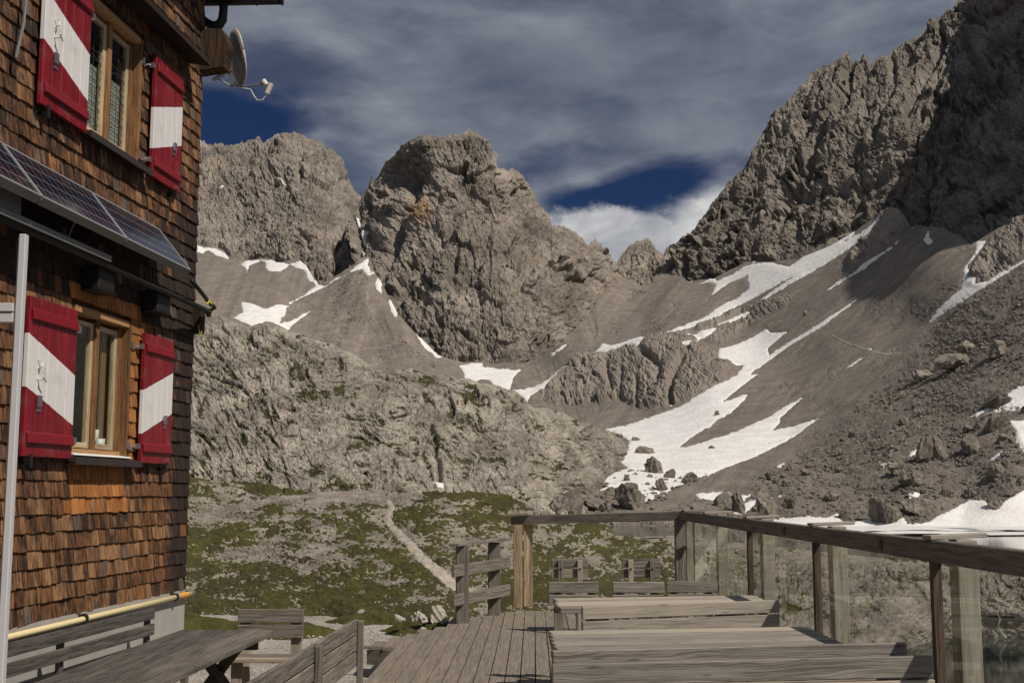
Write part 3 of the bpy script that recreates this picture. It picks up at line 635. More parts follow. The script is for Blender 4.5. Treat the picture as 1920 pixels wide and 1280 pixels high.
# ---- grassy rock hill in the middle distance
H_TOP = [(320,566),(350,566),(370,574),(385,577),(400,590),(425,597),(440,605),(465,611),(480,608),(495,603),(510,603),(528,612),(545,622),(560,624),(580,633),(600,640),(625,645),(640,655),(670,668),(690,681),(715,684),(740,690),(770,690),(800,701),(830,702),(860,709),(880,710),(900,719),(935,722),(950,730),(970,735),(985,748),(1000,764),(1025,766),(1060,776),(1085,788),(1100,790),(1125,803),(1140,806),(1160,820),(1172,830),(1177,850),(1179,876)]
HD = TPS([(320,566,212),(500,605,205),(700,683,192),(900,718,188),(1100,790,200),(1170,830,222),(1175,880,200),(1135,895,182),(320,750,178),(500,750,175),(700,780,168),(900,820,163),(1050,850,165),(320,920,150),(600,920,148),(900,930,146),(1100,930,162),(320,1000,138),(700,1000,134),(1110,1000,146)])
def hill():
    PX, PY = layer_grid(cols(320, 1179, 1.8, -700), H_TOP, [(320,1000),(1094,1005),(1108,960),(1120,925),(1138,900),(1168,884),(1179,878)], 235)
    PY[0] += 2*fbm(PX[0]/8, PX[0]*0, 3, 71); D = HD(PX, PY)
    wx = PX+26*fbm(PX/110, PY/70, 3, 72); wy = PY+22*fbm(PX/110, PY/70, 3, 73)
    # curved slabs dipping from the upper left, broken by ledges
    sl = np.interp(PX, [320, 480, 620, 760, 900, 1190], [.75, .55, .1, .35, .6, .5])
    q = wy-sl*(wx-700)+34*fbm(PX/150, PY/110, 2, 74); k = wx+.42*wy
    led = ridge(k/95, q/15, 3, 75); led2 = ridge(k/34, q/6, 2, 76)
    c1, e1 = cell(k/17+.5*fbm(PX/14, PY/12, 2, 177), q/11+.5*fbm(PX/14, PY/12, 2, 178), 77); c2, e2 = cell(PX/6.5, PY/5, 78)
    steep = sm(PY+30*fbm(PX/80, PY/50, 2, 79), 800, 860)*sm(PX, 500, 640)
    c0_, e0_ = cell(k/44+.3*fbm(PX/25, PY/25, 2, 190), q/24+.3*fbm(PX/25, PY/25, 2, 191), 192)
    r = 9*fbm(PX/120, PY/80, 3, 80)+6*fbm(PX/38, PY/26, 3, 180)+6*c0_-3*np.exp(-e0_*14)+3.0*led+.9*led2+2.4*c1+1.3*c2-2.2*np.exp(-e1*9)*sm(fbm(PX/50, PY/50, 2, 181), -.2, .2)
    r = r*(1-.4*steep)+steep*.9*(4*ridge(wx/22, wy/50, 3, 81)+2.8*cell(wx/11+.4*fbm(PX/9, PY/9, 2, 182), wy/18, 82)[0])
    for pts, w, dep in ((((806,800),(812,815),(818,832),(815,850),(822,868),(824,900)),4.5,16), (((800,870),(820,930)),3,5), (((455,640),(480,690),(470,740)),14,7), (((900,920),(930,880)),3,5)):
        r -= dep*np.exp(-(line_d(PX, PY, pts)/w)**2)
    v = sm(-.62*led-.40*led2+.75*fbm(PX/60, PY/30, 3, 83)+1.1*fbm(PX/17, PY/5.5, 4, 84, .65)-.5*c0_, -.30, -.02)*.85
    v *= sm(PY, 560, 650)*(1-.55*sm(PX, 1050, 1150)); v *= 1-.5*sm(fbm(PX/160, PY/90, 2, 85), .15, .5)
    tone = np.clip(.5+.22*led+.15*led2+.4*fbm(PX/60, PY/30, 4, 86)+.35*fbm(k/12, q/4, 3, 87)+.15*c1-.25*sm(PX, 1020, 1140), 0, 1)
    emit_layer('hill', M_HILL, PX, PY, D, r, tone, .35+.4*fbm(PX/40, PY/30, 3, 88), 50, 45, veg=v, label='slabby grey limestone hill with thin green ledges', kind='structure')
    overlay('snow', M_SNOW, PX, PY, D, r*.3, sdf(PX, PY, [[(813,903),(822,905),(832,909),(830,915),(818,912)]])+1+2*fbm(PX/3,PY/3,2,5), 3, 30, 1.5, kind='structure')
hill()

# ---- near bank: green moraine below the hut, falling to the two lakes on the right
N_TOP = [(320,895),(360,897),(400,899),(450,905),(500,914),(540,921),(560,923),(620,921),(700,919),(740,922),(780,925),(850,924),(920,926),(950,932),(975,943),(990,955),(1010,968),(1040,976),(1080,980),(1110,981),(1140,986),(1150,1003),(1200,1006),(1265,1003),(1350,1012),(1500,1030),(1650,1045),(1800,1058),(1990,1072)]
ND = TPS([(320,895,68),(500,915,68),(700,920,68),(900,926,69),(1000,960,86),(1100,981,100),(1200,1004,112),(1350,1012,104),(1500,1030,86),(1650,1045,76),(1800,1058,70),(1990,1072,66),(320,1030,54),(600,1030,54),(900,1030,55),(320,1150,44),(600,1150,44),(860,1100,47),(900,1150,43),(1000,1150,42),(1100,1080,62),(1300,1100,68),(1500,1100,68),(1700,1100,66),(1850,1110,64.5),(1200,1200,44),(1500,1200,55),(1700,1200,60),(1780,1195,63.5),(1860,1190,63.5),(1960,1190,63),
          (1780,1290,60),(1990,1290,62),(1640,1290,48),(1400,1290,42),(1000,1290,30),(700,1290,26),(320,1290,26)], .0004)
PATH1 = [(728,936),(736,950),(726,968),(736,985),(752,1003),(772,1022),(792,1044),(815,1066),(850,1092),(880,1112)]
PATH2 = [(330,968),(380,960),(420,955),(470,946),(520,937),(570,930),(640,926),(710,928)]
def near_bank():
    PX, PY = layer_grid(cols(320, 1992, 1.9, -700, 2500), N_TOP, [(320,1290),(1992,1290)], 230, 1.0)
    D = ND(PX, PY)
    right = sm(PX+40*fbm(PX/50, PY/50, 2, 90), 1270, 1360); cliff = right*sm(PY, 1040, 1080)
    wx = PX+14*fbm(PX/60, PY/30, 3, 91); wy = PY+9*fbm(PX/60, PY/30, 3, 92)
    c1, e1 = cell(wx/22, wy/20, 93); c2, e2 = cell(wx/8, wy/7, 94)
    hum = 9*fbm(PX/110, PY/45, 3, 95)+5.0*fbm(PX/34, PY/15, 4, 96)
    rockr = hum+7*ridge(wx/60, wy/50, 3, 97)+5*c1+2*c2-2*np.exp(-e1*8)
    fine = 1.1*cell(PX/6, PY/4, 98)[0]+.8*fbm(PX/3, PY/2.4, 2, 99)
    r = (hum+fine)*(1-cliff)+(rockr+fine)*cliff
    gul = ridge((wx+.5*wy)/70, (wy-.3*wx)/70, 2, 101)
    g = .8*fbm((wx+1.2*wy)/42, (wy-.12*wx)/15, 4, 102, .6)+.5*fbm(wx/110, wy/60, 2, 103)+.85*fbm(PX/9, PY/3.6, 4, 104, .65)-.14*gul
    g += .2+.25*sm(PY, 1030, 1130)*(1-right)+.5*np.exp(-(((PX-1520)/60)**2+((PY-1130)/22)**2))+.35*np.exp(-(((PX-1600)/50)**2+((PY-1190)/14)**2))+.3*np.exp(-(((PX-1170)/110)**2+((PY-1050)/40)**2))+.25*np.exp(-((PY-935)/14)**2)*sm(PX, 760, 800)*(PX < 1010)-.08*sm(PX, 990, 1040)*(1-right)-right*.42
    g -= .5*np.exp(-(((PX-640)/120)**2+((PY-935)/10)**2))
    g -= .35*np.exp(-(((PX-560)/70)**2+((PY-985)/18)**2))+.4*np.exp(-(((PX-900)/40)**2+((PY-1120)/40)**2))
    p = line_d(PX, PY, PATH1)-(4+5*sm(PY, 930, 1090)); p2 = line_d(PX, PY, PATH2)-4
    g = np.where(p2 < 6, np.minimum(g, (p2-1)*.1+.3*fbm(PX/14, PY/4, 3, 205)), g)
    g = np.where(p < 6, np.minimum(g, (p-2)*.12), g)
    g = np.minimum(g, 1.)*sm(PX*0+1, 0, 1)
    low = (hum)*(1-cliff)+(hum+4*ridge(wx/60, wy/50, 3, 97)+2.4*c1)*cliff
    r = r*(1-.5*sm(g, 0, .1)*(1-cliff)); r = r-1.4*np.exp(-(np.maximum(p, 0)/4)**2)
    tone = np.clip(.6+.4*fbm(PX/60, PY/30, 4, 105)+.3*fbm(PX/6, PY/4, 3, 106)-.28*cliff, 0, 1)
    emit_layer('ground', M_SLOPE, PX, PY, D, r, tone, .3+.5*fbm(PX/40, PY/30, 3, 107), 3, 6, veg=sm(g, -.25, .35)*.45, label='pale stony moraine bank below the terrace', kind='structure')
    tw = np.clip(.45+.8*fbm(wx/50, wy/20, 3, 108)+.5*fbm(PX/12, PY/5, 3, 141), 0, 1)
    overlay('grass', M_GRASS, PX, PY, D, low, g*11-.9+3.2*fbm(PX/4.5, PY/2.5, 3, 109)+1.6*cell(PX/9, PY/4, 140)[0], 3.0, 5, .8, attrs=dict(tone=tw), kind='stuff',
            label='dark green alpine turf in patches over the moraine', cat='grass')
    po = p+5*fbm(PX/12, PY/9, 4, 110, .6)
    overlay('path', M_PATH, PX, PY, D, low-1.2+.7*fbm(PX/4, PY/3, 3, 111), -po, .6, 6, .25, kind='structure', label='pale footpath winding down the green moraine')
    return None
near_bank()

# ---- water
def sheet(name, poly, z, m, **kw):
    me = bpy.data.meshes.new(name); me.from_pydata([(x, y, z) for x, y in poly], [], [list(range(len(poly)))]); me.materials.append(m)
    o = bpy.data.objects.new(name, me); COL.objects.link(o); return tag(o, kind='structure', **kw)
LAKE_Z = CZ+ray(1700, 985)[1]*149
_lp = [(p_[0], p_[1]-1.2) for p_ in (pos(np.array([float(x)]), np.array([np.interp(x, *zip(*N_TOP))]), ND(np.array([x]), np.array([np.interp(x, *zip(*N_TOP))])))[0] for x in (1140, 1160, 1200, 1265, 1350, 1500, 1650, 1800, 1985))]
sheet('lake', _lp+[(75, 66), (150, 80), (150, 175), (5, 175)], LAKE_Z, M_WATER, label='upper mountain lake with snow mirrored along its far shore')
LOW_Z = CZ+ray(1850, 1196)[1]*63
sheet('pond', [(17, 18), (60, 18), (60, 70), (17, 70)], LOW_Z, M_WATER, label='lower dark pool below the waterfall')
sheet('ground', [(-900, -60), (900, -60), (900, 900), (-900, 900)], -40, M_SCREE)
def waterfall():
    V = []; Fq = []; pts = [(1868, 1128), (1873, 1138), (1870, 1149), (1875, 1160), (1871, 1172), (1875, 1183), (1881, 1190), (1884, 1195)]; w = [.8, 1.2, .8, 1.6, 1.1, 2.2, 3.2, 4]
    for i, ((x, y), k) in enumerate(zip(pts, w)):
        D = float(ND(np.array([x]), np.array([y]))[0])-1.3
        for j in range(5):
            p = pos(np.array([x+(j-2)/2*k]), np.array([float(y)]), D-(.12 if j % 2 else 0)-.05*(j == 2))[0]; V.append(p)
    for i in range(len(pts)-1):
        for j in range(4): Fq.append((i*5+j, (i+1)*5+j, (i+1)*5+j+1, i*5+j+1))
    mesh_np('waterfall', np.array(V), np.array(Fq), plain('white_water', (.42, .43, .41), .4, .4, var=.3, scale=2), kind='structure')
waterfall()
# floating ice on the upper lake
def ice():
    V = []; Fc = []
    for i in range(46):
        px = 1420+rng.random()*560; py = 989+rng.random()**1.6*13; p = gpos(px, py, LAKE_Z+.06)
        w = (.6+rng.random()*2.6); h = w*(2+rng.random()*3); b = len(V); n = 9
        for k in range(n):
            a = 2*math.pi*k/n; q = .6+.5*rng.random(); V.append((p.x+math.cos(a)*w*2.2*q, p.y+math.sin(a)*h*q*.45, p.z+.03+.04*(i % 3)))
        V.append((p.x, p.y, p.z+.12+.04*(i % 3)))
        for k in range(n): Fc.append((b+k, b+(k+1) % n, b+n))
    mesh_np('ice', np.array(V), np.array(Fc), M_SNOW, kind='stuff', label='broken white ice floating along the far shore of the lake', cat='ice')
ice()

# ------------------------------------------------------------------ rocks
def rock_mesh(sub, seed, cuts=9, rough=.05):
    r = np.random.default_rng(seed); bm = bmesh.new(); bmesh.ops.create_icosphere(bm, subdivisions=sub, radius=1)
    V = np.array([v.co[:] for v in bm.verts]); Fc = np.array([[v.index for v in f.verts] for f in bm.faces]); bm.free()
    for i in range(cuts):
        n = r.normal(size=3); n /= np.linalg.norm(n); h = .45+.4*r.random(); d = V@n-h
        V = V-np.where(d > 0, d, 0)[:, None]*n
    if rough: V = V*(1+rough*fbm(V[:, 0]*3+V[:, 2]*2+seed, V[:, 1]*3-V[:, 2]+seed, 3, seed)[:, None]*2)
    V[:, 2] = np.maximum(V[:, 2], -.55)
    return V, Fc
BM = []
for i in range(10):
    V, Fc = rock_mesh(4, 50+i, 9+i, .17); o = mesh_np('boulder', V, Fc, M_BOUL, dict(tone=np.full(len(V), .3+.05*i), stain=np.full(len(V), .3)), False)
    BM.append(o.data); bpy.data.objects.remove(o)
def boulder(px, py, wpx, hpx, label=None, k=0, DF=None, group=None, lay=1.):
    """px,py = foot of the boulder; size in photo pixels"""
    D = float((DF or VD)(np.array([px]), np.array([py]))[0]); p = pos(np.array([float(px)]), np.array([float(py)]), D)[0]
    o = bpy.data.objects.new('boulder', BM[k % len(BM)]); COL.objects.link(o)
    w = wpx*D/F/2/1.0; h = hpx*D/F/1.35
    o.scale = (w, w*lay, h); o.location = (p[0], p[1]+w*.35, p[2]+h*.42); o.rotation_euler = (random.uniform(-.12, .12), random.uniform(-.12, .12), k*1.7)
    return tag(o, label or 'grey boulder among the rubble of the right scree', 'boulder', group)
B = [
 (1228,887,38,30,'angular brown boulder standing on the snow tongue at the foot of the hill'), (1180,955,64,46,'big rounded boulder just above the far handrail'),
 (1258,897,32,20,'low slab boulder on the snow right of the angular one'), (1292,906,34,22,'sloping wedge boulder at the lower edge of the snow tongue'),
 (1242,920,30,26,'squat boulder half way between snow tongue and far handrail'), (1176,903,16,20,'small upright stone at the left edge of the snow tongue'),
 (1210,850,42,14,'flat pair of rocks lying in the middle of the snow tongue'), (1192,827,20,10,'flat stone at the top of the lower snow tongue'), (1160,821,16,12,'round stone where the snow meets the hill foot'),
 (1438,975,46,60,'pointed dark rock fin standing behind the handrail corner'), (1362,952,40,30,'boulder behind the handrail beside the narrow snow patch'),
 (1385,962,30,36,'second boulder tight left of the pointed rock fin'), (1590,975,42,32,'rounded boulder on the snow at the lake shore'), (1663,980,62,52,'largest dark boulder on the lake shore'),
 (1722,965,66,36,'long pale boulder right of the dark shore boulder'), (1872,952,34,28,'lone boulder sitting on the bright snow by the lake'),
 (1872,668,42,34,'big cubic boulder high on the right slope'), (1795,688,66,32,'long block casting a deep shadow high on the right slope'), (1728,712,46,28,'twin block below the long block on the right slope'),
 (1812,660,40,24,'pale flat topped block behind the long block'), (1872,762,58,32,'boulder above the upper right snow patch'), (1738,866,36,44,'tall split boulder in the middle of the right rubble'),
 (1762,860,40,48,'upright slab beside the tall split boulder'), (1825,848,36,36,'dark block right of the upright slab'), (1870,806,60,30,'wide low boulder between the two right snow patches'), (1888,830,40,26,'rounded rock under the wide low boulder'),
 (1870,893,38,24,'dark rounded boulder near the right frame edge above the snow'), (1712,912,52,30,'cluster boulder above the long pale shore boulder'), (1690,886,42,26,'broken block above the dark shore boulder'), (1560,940,34,22,'block in the rubble above the round shore boulder'),
 (1335,843,12,8,'tiny dark stone on the main snowfield'), (1345,779,12,9,'tiny stone high on the main snowfield'), (1070,962,66,52,'dark ragged outcrop boulder left of the big rounded one'), (1040,962,46,34,'dark boulder at the left end of the far handrail'), (1118,958,60,30,'low rubble block between outcrop boulder and rounded boulder'),
 (1776,930,30,20,'small block left of the lone boulder on snow'), (1512,592,14,10,'little dark stone lying in the long right snow strip'), (1550,352,1,1,None)]
for i, b in enumerate(B):
    if b[4]: boulder(*b[:4], label=b[4], k=i)
def ok_pt(px, py, polys, lim=1): return float(sdf(np.array([px]), np.array([py]), polys)[0]) > lim
n = 0
while n < 215:
    px = random.uniform(1180, 1950); py = random.uniform(500, 985)
    if not ok_pt(px, py, [RUB1], 4) or ok_pt(px, py, SNOW, -3): continue
    s = (4+12*random.random()**2.6)*(.6+.7*sm(py, 600, 950))
    boulder(px, py, s*random.uniform(1, 1.5), s*random.uniform(.6, 1), k=random.randrange(10), group='boulders in the rubble of the right scree'); n += 1
def rubble(name, N, polys, smin, smax, DF, m, label, avoid=SNOW, alim=0, pw=3, tone=.4, lift=.2, on=None):
    protos = [rock_mesh(1, 300+i, 5, 0) for i in range(8)]
    VV = []; FF = []; TT = []; off = 0
    for P in polys:
        A = np.array(P); x0, y0 = A.min(0); x1, y1 = A.max(0)
        px = rng.uniform(x0, x1, N*3); py = rng.uniform(y0, y1, N*3)
        dens = sm(fbm(px/45, py/22, 3, 120), -.35, .35)
        m_ = (sdf(px, py, [P]) > 0) & (rng.random(N*3) < .15+.85*dens)
        if avoid: m_ &= sdf(px, py, avoid) < alim
        px = px[m_][:N]; py = py[m_][:N]; D = DF(px, py); C = pos(px, py, D) if on is None else on(px, py)
        for i in range(len(px)):
            V, Fc = protos[i % 8]; s = (smin+(smax-smin)*rng.random()**pw)/2*C[i, 1]/F
            a = rng.random()*6.28; ca, sa = math.cos(a), math.sin(a)
            W = V*np.array([s*(.8+.6*rng.random()), s*(.8+.6*rng.random()), s*(.5+.5*rng.random())])
            W = W@np.array([[ca, sa, 0], [-sa, ca, 0], [0, 0, 1]])+C[i]+[0, 0, s*lift]
            VV.append(W); FF.append(Fc+off); off += len(V); TT.append(np.full(len(V), tone+.5*(rng.random()-.5)))
    V = np.concatenate(VV); mesh_np(name, V, np.concatenate(FF), m, dict(tone=np.concatenate(TT), stain=np.full(len(V), .3)), False, kind='stuff', label=label, cat='rubble')
rubble('rubble', 12500, [RUB1], 2.0, 10, VD, M_BOUL, 'loose grey rubble strewn over the right scree')
rubble('rubble', 900, [RUB2], 3, 16, VD, M_BOUL, 'dark rubble behind the far handrail', avoid=[SNOW[22]])
rubble('rubble', 4500, [[(1230,700),(1500,560),(1640,470),(1800,500),(1900,520),(1700,680),(1500,850),(1350,900)], [(1180,540),(1290,560),(1380,560),(1260,620),(1110,640)], [(560,560),(690,500),(760,640),(820,690),(620,660)]], 1.2, 5, VD, M_BOUL, 'small scattered stones on the smooth scree', pw=4)
rubble('rubble', 420, [[(1290,905),(1420,840),(1560,735),(1590,780),(1420,890),(1330,925)]], 1.5, 7, VD, M_BOUL, 'dark stones along the ragged right edge of the lower snowfield', avoid=None, pw=3)
rubble('stones', 900, [[(340,905),(700,925),(990,960),(1100,1000),(1250,1010),(1250,1080),(960,1140),(860,1130),(340,1130)]], 1.2, 5, ND, M_STONE, 'pale stones lying in the turf of the moraine', avoid=None, pw=5, tone=.6, lift=.6)
rubble('rubble', 300, [[(1130,905),(1160,870),(1210,880),(1330,900),(1280,925),(1200,970),(1140,960)]], 3, 14, VD, M_BOUL, 'stones poking out of the lower snow tongue', avoid=None)

# ------------------------------------------------------------------ gravel yard beside the hut
GZ = -.33
def yard():
    nx, ny = 190, 260; x = np.linspace(-16, 3.0, nx); y = np.linspace(-3, 22, ny); X, Y = np.meshgrid(x, y)
    lim = 19.3+.9*fbm(X/2.2, Y/3+3, 3, 130)-1.9*sm(X, -3.5, -.3)-1.2*sm(X, -.6, .4)
    dz = -np.clip((Y-lim)*.75, 0, 4.5)**1.0
    Zz = GZ+.05*fbm(X/1.5, Y/1.5, 4, 131)+.015*fbm(X*3, Y*3, 3, 132)+dz
    P = np.stack([X, Y, Zz], -1); mesh_np('ground', P.reshape(-1, 3), quads(ny, nx), M_GRAVEL, {}, True, kind='structure', label='pale gravel yard between hut and terrace')
    # turf rim and island
    def gz(X, Y): return GZ+.05*fbm(X/1.5, Y/1.5, 4, 131)
    pts = [((-6.3, 18.6), 1.6, .7), ((-4.6, 17.2), 1.5, .6), ((-3.2, 16.9), 1.0, .6), ((-1.1, 17.3), .75, .85), ((-1.9, 18.8), 1.0, .8), ((.45, 18.6), .9, .8), ((-.2, 18.6), .7, .9), ((-7.5, 17.5), 1.4, 1.)]
    for (cx, cy), rx, ry in pts:
        n = 46; u = np.linspace(-1.25, 1.25, n); A, Bb = np.meshgrid(u, u); Xx = cx+A*rx; Yy = cy+Bb*ry
        rr = 1-np.hypot(A, Bb)+.35*fbm(Xx*2.2, Yy*2.2, 3, 133); h = np.clip(rr, -.3, 1)
        Zt = GZ-.75*np.clip((Yy-(19.3+.9*fbm(Xx/2.2, Yy/3+3, 3, 130)-1.9*sm(Xx, -3.5, -.3)-1.2*sm(Xx, -.6, .4))), 0, 4.5)+h*.30+.035*fbm(Xx*6, Yy*6, 3, 134)-.03
        mesh_np('grass', np.stack([Xx, Yy, Zt], -1).reshape(-1, 3), quads(n, n, rr > -.2), M_GRASS, dict(tone=np.full(n*n, .75)), True, kind='stuff', label='green turf cushion at the rim of the gravel yard', cat='grass')
yard()
def on_yard(px, py):
    P = []
    for x, y in zip(px, py):
        g = gpos(x, y, GZ+.01); P.append((g.x, g.y, GZ+.02))
    return np.array(P)
rubble('pebbles', 1500, [[(335,1150),(420,1150),(700,1175),(860,1165),(700,1215),(560,1290),(335,1290)]], 1.5, 7, lambda a, b: a, M_STONE, 'pale pebbles scattered on the gravel yard', avoid=None, pw=5, tone=.9, on=on_yard)
for i, (px, py, w, h, lb) in enumerate([(788,1161,34,18,'small white limestone rock on the turf island by the deck'), (818,1160,40,30,'largest white limestone rock on the turf island by the deck'), (848,1168,26,16,'white limestone rock nearest the low fence'), (750,1163,26,14,'leftmost white stone on the turf island by the deck'), (790,1186,24,14,'white stone at the deck edge in front of the turf island')]):
    p = gpos(px, py, GZ+.2); o = bpy.data.objects.new('rock', BM[i].copy()); o.data.materials.clear(); o.data.materials.append(M_STONE); COL.objects.link(o)
    s = w*p.y/F/2; o.scale = (s, s, h*p.y/F/1.4); o.location = (p.x, p.y, p.z+.02); o.rotation_euler = (0, 0, i); tag(o, lb, 'rock')

exec_hut = True
# ------------------------------------------------------------------ the hut (local x = along the wall towards the camera, y = outwards, z = up)
kd = .103; dn = math.hypot(1, kd)
HUT_RZ = math.atan2(-1/dn, -kd/dn); HC = Vector((-3.55, 13.0, 0))
def hut_point(u, n, z): return HC+Vector((-kd/dn*u+1/dn*n, -1/dn*u-kd/dn*n, z))
def red_mat():
    m, g, b = mat('shutter_paint', .42, .45); co = objco(g); sx = g.new('ShaderNodeSeparateXYZ'); g.l.new(co, sx.inputs[0]); X, Y, Z = sx.outputs
    n = g.noise(g.map(co, (18, 18, 1.6)), 1.3, 5, .6); n2 = g.noise(g.map(co, (3, 3, 3)), 9, 3)
    t = g.m('ADD', g.m('MULTIPLY', g.m('ABSOLUTE', X), -.325), Z); t = g.m('ADD', t, g.m('MULTIPLY', g.m('ADD', n2, -.5), .012))
    w = g.m('MULTIPLY', g.ss(t, .28, .285), g.ss(t, .705, .71, 1., 0.))
    red = g.mix(g.ss(n, .3, .7), (.14, .004, .010), (.25, .010, .018)); red = g.mix(g.ss(n, .58, .75, 0., .6), red, (.30, .055, .06))
    wh = g.mix(n, (.66, .63, .60), (.80, .78, .75))
    n3 = g.noise(co, 55, 4, .7); n4 = g.noise(co, 4, 4, .6); cc = g.mix(w, red, wh)
    cc = g.mix(g.m('MULTIPLY', g.ss(n3, .66, .72), g.ss(n4, .45, .6)), cc, (.16, .12, .09)); cc = g.mix(g.m('MULTIPLY', g.ss(n4, .5, .75), .25), cc, (.22, .16, .14))
    g.put(b.inputs['Base Color'], cc); g.put(b.inputs['Normal'], g.bump(n, .4, .004)); return m
M_RED = red_mat()
M_REDP = plain('red_batten_paint', (.20, .008, .015), .42, .45, var=.25, scale=25)
def glass_mat(name='window_glass', refl=.12, tint=(.9, .95, .93), rough=.0, lo=.04):
    m = bpy.data.materials.new(name); m.use_nodes = True; g = NT(m.node_tree); g.n.clear()
    out = g.new('ShaderNodeOutputMaterial'); tr = g.new('ShaderNodeBsdfTransparent'); gl = g.new('ShaderNodeBsdfGlossy'); mx = g.new('ShaderNodeMixShader')
    tr.inputs[0].default_value = (*tint, 1); gl.inputs['Roughness'].default_value = rough; gl.inputs[0].default_value = (.9, .95, .93, 1)
    lw = g.new('ShaderNodeLayerWeight'); lw.inputs[0].default_value = .5
    g.l.new(g.m('ADD', g.m('MULTIPLY', g.m('POWER', lw.outputs['Facing'], 4.), .45), refl, clamp=True), mx.inputs[0])
    g.l.new(tr.outputs[0], mx.inputs[1]); g.l.new(gl.outputs[0], mx.inputs[2]); g.l.new(mx.outputs[0], out.inputs[0]); return m
M_WGLASS = glass_mat('window_glass', .03, (.93, .95, .94)); M_BGLASS = glass_mat('balustrade_glass', .015, (.975, .985, .972))

